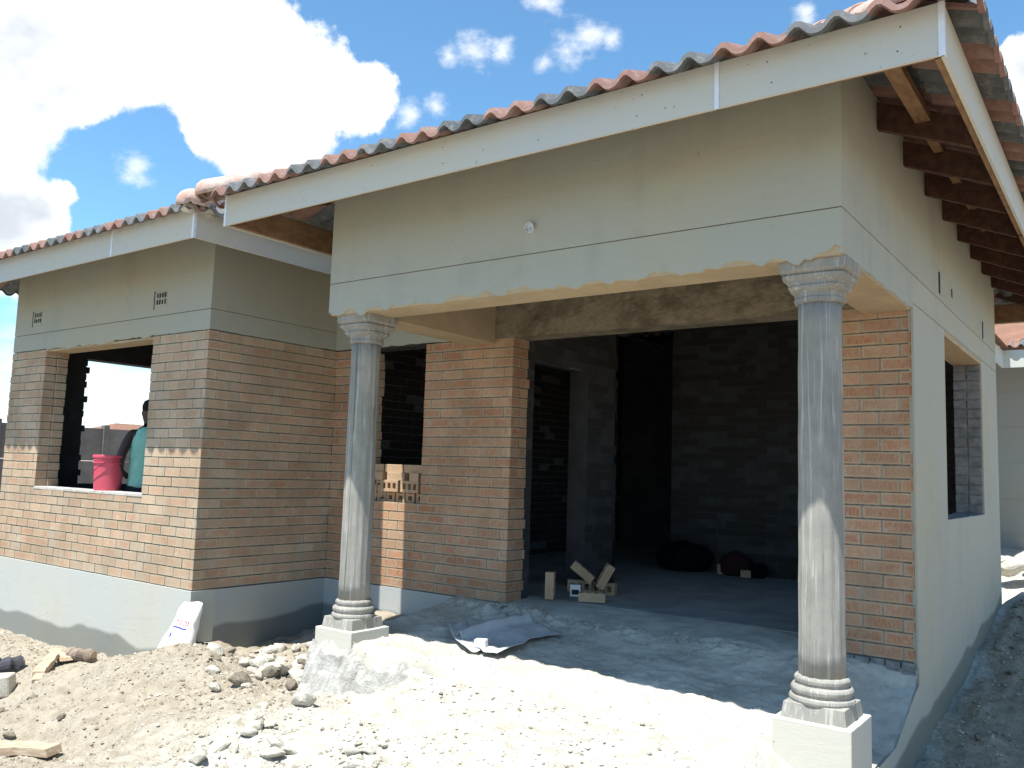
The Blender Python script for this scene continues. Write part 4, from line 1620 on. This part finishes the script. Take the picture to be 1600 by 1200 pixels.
def mat_bag():
    m, T, b = new_mat('printed_bag')
    co = obj_co(T)
    s = T.sep(co)

    def rect(x0, x1, z0, z1, skew=0.0):
        zz = T.math('MULTIPLY_ADD', s[0], skew, s[2])
        a = T.math('MULTIPLY', T.math('GREATER_THAN', s[0], x0), T.math('LESS_THAN', s[0], x1))
        c = T.math('MULTIPLY', T.math('GREATER_THAN', zz, z0), T.math('LESS_THAN', zz, z1))
        return T.math('MULTIPLY', a, c)
    c = (0.80, 0.79, 0.76)
    n = T.noise(co, 6, 4, 0.6)
    c = T.mix(n, (0.84, 0.83, 0.80), (0.70, 0.69, 0.65))
    red = (0.55, 0.05, 0.07)
    blue = (0.05, 0.05, 0.32)
    # red lettering, strokes of letters
    for (x0, x1, z0, z1, col) in [(-.125, -.110, .225, .232, red), (-.100, -.090, .225, .255, red), (-.090, -.062, .249, .257, red), (-.080, -.070, .225, .249, red), (-.062, -.052, .225, .255, red),
                                  (-.040, -.030, .222, .255, red), (-.030, -.010, .249, .256, red), (-.030, -.014, .234, .240, red), (-.030, -.010, .222, .228, red),
                                  (.012, .022, .225, .262, red), (.022, .040, .254, .262, blue), (.040, .050, .225, .262, red), (.022, .040, .222, .229, blue), (.058, .070, .222, .262, red),
                                  (-.125, .07, .196, .209, blue), (-.08, .04, .182, .187, (0.1, 0.3, 0.35)),
                                  (-.135, -.118, .105, .150, blue), (-.118, -.106, .125, .158, blue)]:
        c = T.mix(rect(x0, x1, z0, z1, .06), c, col)
    T.l.new(c, b.inputs['Base Color'])
    b.inputs['Roughness'].default_value = 0.6
    bump(T, b, T.noise(co, 14, 4, 0.6), 0.4, 0.02)
    return m


M['bag'] = mat_bag()
bg_ = bag_shape().build('cement_bag', M['bag'], smooth=True)
bg_.scale = (.80, 1, .98)
bg_.location = (-5.185, .005, -.47)
bg_.rotation_euler = (0, 0, R(6))
tag(bg_, 'white cement bag with red and blue print leaning on the plinth corner', 'bag')


# ------------------------------------------------------------------ bucket on the window sill
bk = empty('bucket', 'pink plastic bucket with lid standing on the sill of the left window', 'bucket', (-6.99, .275, WH[2] + .005))
mb = MB()
mb.lathe([(.118, 0), (.121, .004), (.124, .05), (.134, .255), (.1345, .262), (.145, .264), (.145, .272), (.136, .274), (.136, .288), (.143, .289), (.143, .297), (.137, .298), (.138, .315)], 48)
mb.build('bucket_body', M['pink'], bk, smooth=False)
mb = MB()
mb.lathe([(.139, .312), (.150, .314), (.151, .336), (.147, .340), (.139, .341), (.136, .334), (.01, .333)], 48)
mb.build('lid', M['pink'], bk, smooth=False)
mb = MB()
pts = []
for k in range(25):
    a = math.pi * k / 24
    p = Vector((-math.cos(a) * .148, -.02 - math.sin(a) * .135, .283 - math.sin(a) * .125))
    rz = Matrix.Rotation(R(-32), 3, 'Z')
    pts.append(rz @ p)
mb.tube(pts, .004, 8)
mb.build('handle', M['wire'], bk, smooth=True)


# ------------------------------------------------------------------ person inside the left window
def skin_figure(name, joints, bones, mat, parent=None, root=0, levels=2):
    me = bpy.data.meshes.new(name)
    bm = bmesh.new()
    lay = bm.verts.layers.skin.verify()
    vs = []
    for (p, r) in joints:
        v = bm.verts.new(p)
        v[lay].radius = r if isinstance(r, tuple) else (r, r)
        vs.append(v)
    for a, b in bones:
        bm.edges.new((vs[a], vs[b]))
    vs[root][lay].use_root = True
    bm.to_mesh(me)
    bm.free()
    o = link(name, me, mat, parent, smooth=True)
    sk = o.modifiers.new('skin', 'SKIN')
    sk.use_smooth_shade = True
    sk.branch_smoothing = 0.3
    sb = o.modifiers.new('sub', 'SUBSURF')
    sb.levels = levels
    sb.render_levels = levels
    return o


# local frame: x = figure's right, y = facing, z up
pr = empty('person', 'person in green tank top and dark shorts standing inside the left window', 'person', (-6.83, .575, .0), R(60))
J = [((0, 0, .86), (.135, .10)), ((0, .0, 1.02), (.125, .088)), ((0, .01, 1.18), (.142, .095)), ((0, -.005, 1.31), (.135, .085)), ((0, -.005, 1.375), (.075, .06)), ((0, .015, 1.43), .052), ((0, .03, 1.485), .078), ((0, .035, 1.56), (.092, .10)), ((0, .03, 1.635), (.07, .08)),
     ((-.15, -.005, 1.335), .058), ((-.20, -.03, 1.23), .052), ((-.255, -.085, 1.06), .044), ((-.245, -.05, .97), .038), ((-.195, .0, .925), .030), ((-.172, .025, .918), .026),
     ((.15, -.005, 1.335), .058), ((.21, 0, 1.25), .05), ((.25, .0, 1.08), .042), ((.24, .10, .95), .034), ((.22, .17, .92), .026), ((.21, .21, .915), .024),
     ((-.09, 0, .78), .088), ((-.10, .015, .50), .062), ((-.10, .0, .30), .056), ((-.10, -.02, .08), .038), ((-.105, .05, .035), .036), ((-.11, .13, .025), .028),
     ((.09, 0, .78), .088), ((.10, .015, .50), .062), ((.10, .0, .30), .056), ((.10, -.02, .08), .038), ((.105, .05, .035), .036), ((.11, .13, .025), .028)]
Bn = [(0, 1), (1, 2), (2, 3), (3, 4), (4, 5), (5, 6), (6, 7), (7, 8), (3, 9), (9, 10), (10, 11), (11, 12), (12, 13), (13, 14), (3, 15), (15, 16), (16, 17), (17, 18), (18, 19), (19, 20), (0, 21), (21, 22), (22, 23), (23, 24), (24, 25), (25, 26), (0, 27), (27, 28), (28, 29), (29, 30), (30, 31), (31, 32)]
# fingers
for (base, side) in ((14, -1), (20, 1)):
    bp = Vector(J[base][0])
    for q, (dx, ln) in enumerate(((-.020, .055), (-.007, .064), (.007, .060), (.020, .046))):
        i0 = len(J)
        a = bp + Vector((dx, .026, -.002))
        J.append((tuple(a), .0095))
        J.append((tuple(a + Vector((.004 * side * -1, ln * .6, -.010))), .0085))
        J.append((tuple(a + Vector((.006 * side * -1, ln * .85, -.034))), .0075))
        Bn += [(base, i0), (i0, i0 + 1), (i0 + 1, i0 + 2)]
    i0 = len(J)
    a = bp + Vector((-side * .026, .0, .004))
    J.append((tuple(a), .010))
    J.append((tuple(a + Vector((-side * .016, .03, -.008))), .0085))
    Bn += [(base, i0), (i0, i0 + 1)]
body = skin_figure('body', J, Bn, M['skin'], pr)
# ears and nose as part of the head mesh stay tiny; hair is its own cap
mb = MB()
mb.lathe([(.072, 1.555), (.080, 1.585), (.080, 1.62), (.064, 1.66), (.032, 1.678), (.004, 1.682)], 28, 0, .022, fn=lambda r, a, z: r * (1 + .10 * abs(math.sin(a))) * (1 + .02 * math.sin(a * 19 + z * 90)))
mb.build('hair', M['hair'], body, smooth=True)
for sgn in (-1, 1):
    mb = MB()
    tm = MB()
    tm.lathe([(.004, -.012), (.016, -.006), (.018, .002), (.010, .010), (.003, .012)], 12)
    m4 = Matrix.Translation((sgn * .074, .03, 1.54)) @ Matrix.Rotation(R(90), 4, 'Y') @ Matrix.Diagonal((1.6, 1, .8, 1))
    mb.add([m4 @ Vector(p) for p in tm.v], tm.f)
    mb.build('ear', M['skin'], body, smooth=True)


def shell(name, rings, mat, parent, seg=40, open_top=True):
    """garment as stacked elliptical rings (z, rx, ry, cy)"""
    mb = MB()
    V = []
    for (z, rx, ry, cy) in rings:
        for k in range(seg):
            a = 2 * math.pi * k / seg
            w = 1 + .025 * math.sin(a * 5 + z * 17) + .012 * math.sin(a * 11 - z * 23)
            zz = z
            V.append((rx * math.cos(a) * w, cy + ry * math.sin(a) * w, zz))
    F = [(j * seg + k, j * seg + (k + 1) % seg, (j + 1) * seg + (k + 1) % seg, (j + 1) * seg + k) for j in range(len(rings) - 1) for k in range(seg)]
    mb.add(V, F)
    o = mb.build(name, mat, parent, smooth=True)
    sd = o.modifiers.new('thickness', 'SOLIDIFY')
    sd.thickness = .004
    return o


shell('tank_top', [(.80, .175, .135, 0), (.84, .17, .13, 0), (.86, .165, .125, .0), (.95, .160, .118, 0), (1.05, .160, .115, .005), (1.15, .172, .122, .01), (1.25, .172, .120, .005), (1.30, .158, .110, 0), (1.345, .135, .095, -.004), (1.385, .10, .075, -.004), (1.40, .085, .066, 0)], M['vest'], body)
shell('shorts', [(.62, .20, .135, 0), (.70, .20, .14, 0), (.80, .182, .135, 0), (.86, .158, .12, 0)], M['shorts'], body)

# ------------------------------------------------------------------ timber offcuts and a concrete block on the left
def gz(x, y):
    return float(ground_h(np.array(x), np.array(y)))


def log(loc, rz, L, r, mat, label, ry=0.0, hollow=False):
    e = empty('log', label, 'log', loc, rz)
    mb = MB()
    n = 9
    pts = [(-L / 2 + L * i / n, .012 * math.sin(i * 1.3), .008 * math.sin(i * 2.1)) for i in range(n + 1)]
    mb.tube(pts, [r * (1 + .08 * math.sin(i * 1.9)) for i in range(n + 1)], 16)
    b = mb.build('bark', M[mat], e, smooth=False)
    mb = MB()
    mb.lathe([(r * .86, -.002), (r * .84, .003), (.002, .004)], 16)
    o = mb.build('cut_end', M['plank'], e)
    o.rotation_euler = (0, R(90), 0)
    o.location = (L / 2 + .0, 0.012 * math.sin(9 * 1.3), 0)
    e.rotation_euler = (0, ry, rz)
    return e


log((-6.52, -.10, gz(-6.52, -.1) + .055), R(25), .26, .055, 'bark', 'short grey brown log lying nearest the wing plinth')
log((-6.92, -.52, gz(-6.92, -.52) + .085), R(70), .24, .075, 'darkwood', 'blackened log on top of the timber offcuts at the left edge')


def plank(loc, rz, L, w, h, label, ry=0.0, mat='plank'):
    mb = MB()
    n = 12
    P = []
    for i in range(n + 1):
        x = -L / 2 + L * i / n
        k = .004 * math.sin(i * 1.7)
        e = .012 * random.uniform(-1, 1) if i in (0, n) else 0
        for (y, z) in ((-w / 2, 0), (w / 2, 0), (w / 2, h), (-w / 2, h)):
            P.append((x + e * (1 if z else -1), y * (1 + .05 * math.sin(i * 2.3)) + k, z + .004 * math.sin(i * .9 + y * 9)))
    F = [(i * 4 + a, i * 4 + (a + 1) % 4, (i + 1) * 4 + (a + 1) % 4, (i + 1) * 4 + a)[::-1] for i in range(n) for a in range(4)]
    F += [(0, 1, 2, 3), tuple(n * 4 + q for q in (3, 2, 1, 0))]
    mb.add(P, F)
    o = mb.build('plank', M[mat], bevel=.003)
    o.location = loc
    o.rotation_euler = (0, ry, rz)
    tag(o, label, 'plank')
    return o


plank((-6.45, -.43, gz(-6.45, -.43) + .035), R(-38), .52, .09, .045, 'pale weathered plank on top of the timber offcuts', ry=R(4))
plank((-6.32, -.52, gz(-6.32, -.52) + .0), R(-35), .50, .07, .05, 'pale timber offcut lying under the weathered plank', ry=R(3))
plank((-6.75, -.18, gz(-6.75, -.18) + .02), R(-10), .42, .10, .03, 'short flat board on the ground behind the blackened log')
plank((-4.62, -1.52, gz(-4.62, -1.52) + .03), R(24), .66, .13, .05, 'long pale board on the ground at the bottom left corner', ry=R(-3))
mb = MB()
mb.box(-.075, .075, -.06, .06, 0, .17)
o = mb.build('concrete_block', M['rock'], bevel=.014)
o.location = (-6.30, -.82, gz(-6.30, -.82) - .01)
o.rotation_euler = (R(5), R(-4), R(40))
tag(o, 'upright grey concrete block beside the timber offcuts', 'block')


# ------------------------------------------------------------------ rubble and gravel
def rock_mesh(seed):
    rr = random.Random(seed)
    bm = bmesh.new()
    for k in range(18):
        v = Vector((rr.gauss(0, 1), rr.gauss(0, 1), rr.gauss(0, 1))).normalized()
        v = Vector((v.x * 1.0, v.y * rr.uniform(.7, .95), v.z * rr.uniform(.5, .75))) * rr.uniform(.85, 1.1)
        bm.verts.new(v)
    bmesh.ops.convex_hull(bm, input=bm.verts)
    bmesh.ops.delete(bm, geom=[v for v in bm.verts if not v.link_faces], context='VERTS')
    bmesh.ops.bevel(bm, geom=bm.edges[:], offset=.08, segments=1, affect='EDGES')
    bmesh.ops.subdivide_edges(bm, edges=bm.edges[:], cuts=1, use_grid_fill=True)
    for v in bm.verts:
        v.co += v.co.normalized() * .07 * float(fbm(v.co.x * 2.5 + seed, v.co.y * 2.5 + v.co.z * 2, 3, seed))
    me = bpy.data.meshes.new('rubble_chunk')
    bm.to_mesh(me)
    bm.free()
    return me


ROCKS = []
for k in range(8):
    me = rock_mesh(100 + k)
    me.materials.append(M['rock'])
    ROCKS.append(me)
ROCKS_D = []
for k in range(4):
    me = rock_mesh(200 + k)
    me.materials.append(M['rock_dark'])
    ROCKS_D.append(me)
rr = random.Random(31)


def chunk(x, y, s, label, group, z=None, dark=False, flat=1.0):
    o = bpy.data.objects.new('rubble_chunk', rr.choice(ROCKS_D if dark else ROCKS))
    COL.objects.link(o)
    zz = gz(x, y) if z is None else z
    o.location = (x, y, zz + s * .25 * flat)
    o.scale = (s * rr.uniform(.85, 1.25), s * rr.uniform(.8, 1.1), s * rr.uniform(.7, 1.05) * flat)
    o.rotation_euler = (rr.uniform(-.5, .5), rr.uniform(-.5, .5), rr.uniform(0, 6.28))
    tag(o, label, 'rubble', group)
    return o


G1 = 'broken concrete chunks heaped left of the left column'
for k in range(80):
    x = rr.gauss(-4.02, .27)
    y = rr.gauss(.20, .25)
    if x > -3.68 and y > -.02:
        continue
    if x < -5.1:
        continue
    chunk(x, y, rr.choice((.025, .03, .04, .05, .06, .075, .10, .12)), 'pale broken concrete chunk in the rubble heap beside the left column', G1, dark=rr.random() < .2)
for (x, y, q) in ((-3.80, .02, .07), (-3.72, -.07, .06), (-3.95, -.05, .08), (-3.86, .12, .09), (-4.1, .05, .07), (-3.70, .10, .08)):  # dark chunks added in place of the heap's shaded cavities
    chunk(x, y, q, 'dark stone standing in for a shaded cavity in the rubble heap by the left column pedestal', 'dark stones added as shaded cavities by the left pedestal', dark=True)
G2 = 'white concrete rubble along the bottom edge'
for k in range(60):
    x = rr.uniform(-3.3, -1.8)
    y = rr.gauss(-1.08, .17) - .13 * (x + 2.5)
    chunk(x, y, rr.choice((.02, .025, .03, .04, .05, .07)), 'whitish concrete lump in the rubble strip along the bottom of the view', G2, flat=.8)
chunk(-3.02, -.55, .10, 'largest pale concrete chunk, lying alone below the left column', None)
chunk(-3.32, -.62, .05, 'small pale chunk left of the large lone concrete chunk', None)
chunk(-4.75, .52, .13, 'wide pale concrete slab piece at the foot of the shaded wing wall', None, flat=.7)
chunk(-2.62, -.32, .05, 'pale stone on the sunlit dust in front of the porch footing', None)
G3 = 'dark clods on the slope of the earth heap'
for (x, y, s) in ((-5.75, -.85, .06), (-5.2, -1.25, .05), (-4.9, -1.2, .045), (-5.6, -1.15, .06), (-5.9, -1.2, .05), (-5.0, -1.0, .04)):
    chunk(x, y, s, 'dark brown clod on the slope of the earth heap at the left', G3, dark=True)
for k in range(26):
    y = rr.uniform(1.9, 6.0)
    x = .10 + abs(rr.gauss(0, .16))
    chunk(x, y, rr.choice((.02, .03, .035, .045)), 'dark stone in the rubble strip along the foot of the right wall', 'dark stones along the right wall', dark=True, flat=.8)
for k in range(3):
    chunk((-.30, -.12, -.45)[k], (9.4, 9.7, 10.0)[k], (.22, .16, .2)[k], ('large', 'smaller', 'far')[k] + ' pale stone on the sunlit ground in front of the neighbouring house', None)
# chunks on the porch floor by the pier
G4 = 'plaster crumbs at the foot of the brick pier'
for k in range(26):
    x = rr.gauss(-3.0, .28)
    y = 1.40 + rr.gauss(0, .10)
    if y > 1.56 and x < -3.1:
        y = 1.52
    chunk(x, y, rr.choice((.012, .018, .025, .035)), 'grey plaster crumb on the porch floor at the foot of the brick pier', G4, z=pz(x, y), flat=.8)
for k in range(24):
    x = rr.uniform(-2.5, -.5)
    y = 1.40 + rr.gauss(0, .07)
    chunk(x, y, rr.choice((.012, .016, .022, .03)), 'grey crumb along the broken step between porch and room', 'crumbs along the porch step', z=pz(x, y), flat=.7)

# gravel too fine to count
gm = MB()
base = []
for k in range(6):
    r_ = random.Random(300 + k)
    base.append([Vector((sx * r_.uniform(.6, 1), sy * r_.uniform(.6, 1), sz * r_.uniform(.4, .7))) for sx, sy, sz in ((1, 0, 0), (-1, 0, 0), (0, 1, 0), (0, -1, 0), (0, 0, 1), (0, 0, -1))])
octf = [(0, 2, 4), (2, 1, 4), (1, 3, 4), (3, 0, 4), (2, 0, 5), (1, 2, 5), (3, 1, 5), (0, 3, 5)]
gr = np.random.default_rng(5)
N_G = 22000
gx = gr.uniform(-8.5, .6, N_G)
gy = gr.uniform(-2.0, .1, N_G)
keep = (gr.random(N_G) < 0.35 + 0.65 * rubble_w(gx, gy) + .3 * (vnoise(gx * 2, gy * 2, 88) > 0))
gx, gy = gx[keep], gy[keep]
ex = gr.normal(-4.05, .35, 900)
ey = gr.normal(.25, .30, 900)
okk = ~((ex > -3.65) & (ey > -.05)) & (ex > -5.2)
gx = np.concatenate([gx, ex[okk], .08 + np.abs(gr.normal(0, .22, 1500))])
gy = np.concatenate([gy, ey[okk], gr.uniform(1.0, 6.5, 1500)])
ok2 = ~((gx < -5.3) & (gy > .1)) & ~((gx > -3.62) & (gx < 0) & (gy > -.02))
gx, gy = gx[ok2], gy[ok2]
gzv = ground_h(gx, gy)
sz = 0.004 + 0.017 * gr.random(len(gx)) ** 3.2
ang = gr.uniform(0, 6.28, len(gx))
for i in range(len(gx)):
    ca, sa = math.cos(ang[i]), math.sin(ang[i])
    s = sz[i]
    gm.add([(gx[i] + s * (p.x * ca - p.y * sa), gy[i] + s * (p.x * sa + p.y * ca), gzv[i] + s * (p.z + .2)) for p in base[i % 6]], octf, (1 if i % 9 == 0 else (0 if i % 9 < 3 else 2)))
grav = gm.build('gravel', [M['rock'], M['rock_dark'], M['ground']])
tag(grav, kind='stuff')
gm = MB()
qx = gr.uniform(-3.55, -.05, 9000)
qy = gr.uniform(.0, 1.55, 9000)
kk = gr.random(9000) < .25 + .75 * np.exp(-((qy - 1.4) / .14) ** 2) + .5 * np.exp(-((qx + 2.9) / .4) ** 2)
qx, qy = qx[kk], qy[kk]
qz = porch_h(qx, qy)
for i in range(len(qx)):
    s = .003 + .009 * gr.random() ** 3
    gm.add([(qx[i] + s * p.x, qy[i] + s * p.y, qz[i] + s * (p.z + .2)) for p in base[i % 6]], octf, 0)
g2 = gm.build('gravel', [M['rock']])
tag(g2, kind='stuff')

# ------------------------------------------------------------------ beyond: boundary wall, far house, neighbour
mb = MB()
for k in range(16):
    y0 = -12 + k * 2.2
    for r in range(4):
        mb.box(-17.06, -17.0, y0 + .06, y0 + 2.14, -1.1 + r * .71, -1.1 + (r + 1) * .71 - .015)
    mb.box(-17.10, -16.96, y0 - .06, y0 + .06, -1.2, 1.80)
bw = mb.build('boundary_wall', M['far_wall'])
tag(bw, 'long grey precast boundary wall behind the wing, seen through its window', 'wall')

fh = empty('house', 'distant house with low orange brown hip roof beyond the boundary wall', 'house', (-62, 31.5, -.12))
mb = MB()
mb.box(-1.6, 1.6, -1.6, 1.6, -1, 3.5)
mb.build('wall', M['neighbour'], fh)
mb = MB()
mb.add([(-2, -2.4, 3.4), (2, -2.4, 3.4), (2, 2.4, 3.4), (-2, 2.4, 3.4), (0, -1.0, 3.95), (0, 1.0, 3.95)], [(0, 1, 4), (1, 2, 5, 4), (2, 3, 5), (3, 0, 4, 5), (3, 2, 1, 0)])
mb.build('roof', M['far_roof'], fh)

nb = empty('house', 'grey plastered neighbouring house with sunlit tile roof behind the right wall corner', 'house', (0, 0, 0))
mb = MB()
mb.box(-6, 6, 13.0, 13.3, -.6, 3.4)
mb.box(-5.5, -1.75, 10.6, 13.0, -.6, 3.3)
for k in range(5):
    mb.box(-1.74, 6, 12.994, 13.0, .25 + k * .62, .26 + k * .62)
mb.build('wall', M['neighbour'], nb)
mb = MB()
NE = (3.05, 3.34)
mb.box(-.65, 6.5, 11.98, 12.0, NE[0], NE[1])
mb.box(-.67, -.65, 9.9, 12.0, NE[0], NE[1])
mb.build('fascia_board', M['fascia'], nb)
mb = MB()
slope(mb, (-.75, 11.9, 0), (1, 0, 0), (0, 1, 0), 9.5, NE[1] + .03, 2.6, 0)
V0 = len(mb.v)
nr = mb.build('roof', M['tiles'], nb, uvname='tile')
mb = MB()
mb.add([(-.55, 9.85, NE[1] + .02), (-.55, 12.0, NE[1] + .02), (-3.4, 12.0, NE[1] + 1.2), (-3.4, 9.85, NE[1] + 1.2)], [(0, 1, 2, 3)])
mb.add([(-.85, 11.9, NE[1] + .02), (9, 14.5, NE[1] + 1.1), (9, 17, NE[1] + .03), (-3, 17, NE[1] + .03), (-3.4, 14.5, NE[1] + 1.1)], [(0, 1, 4), (1, 2, 3, 4)])
ro = mb.build('roof_slope', M['far_roof'], nr)

print('objects', len(bpy.data.objects))
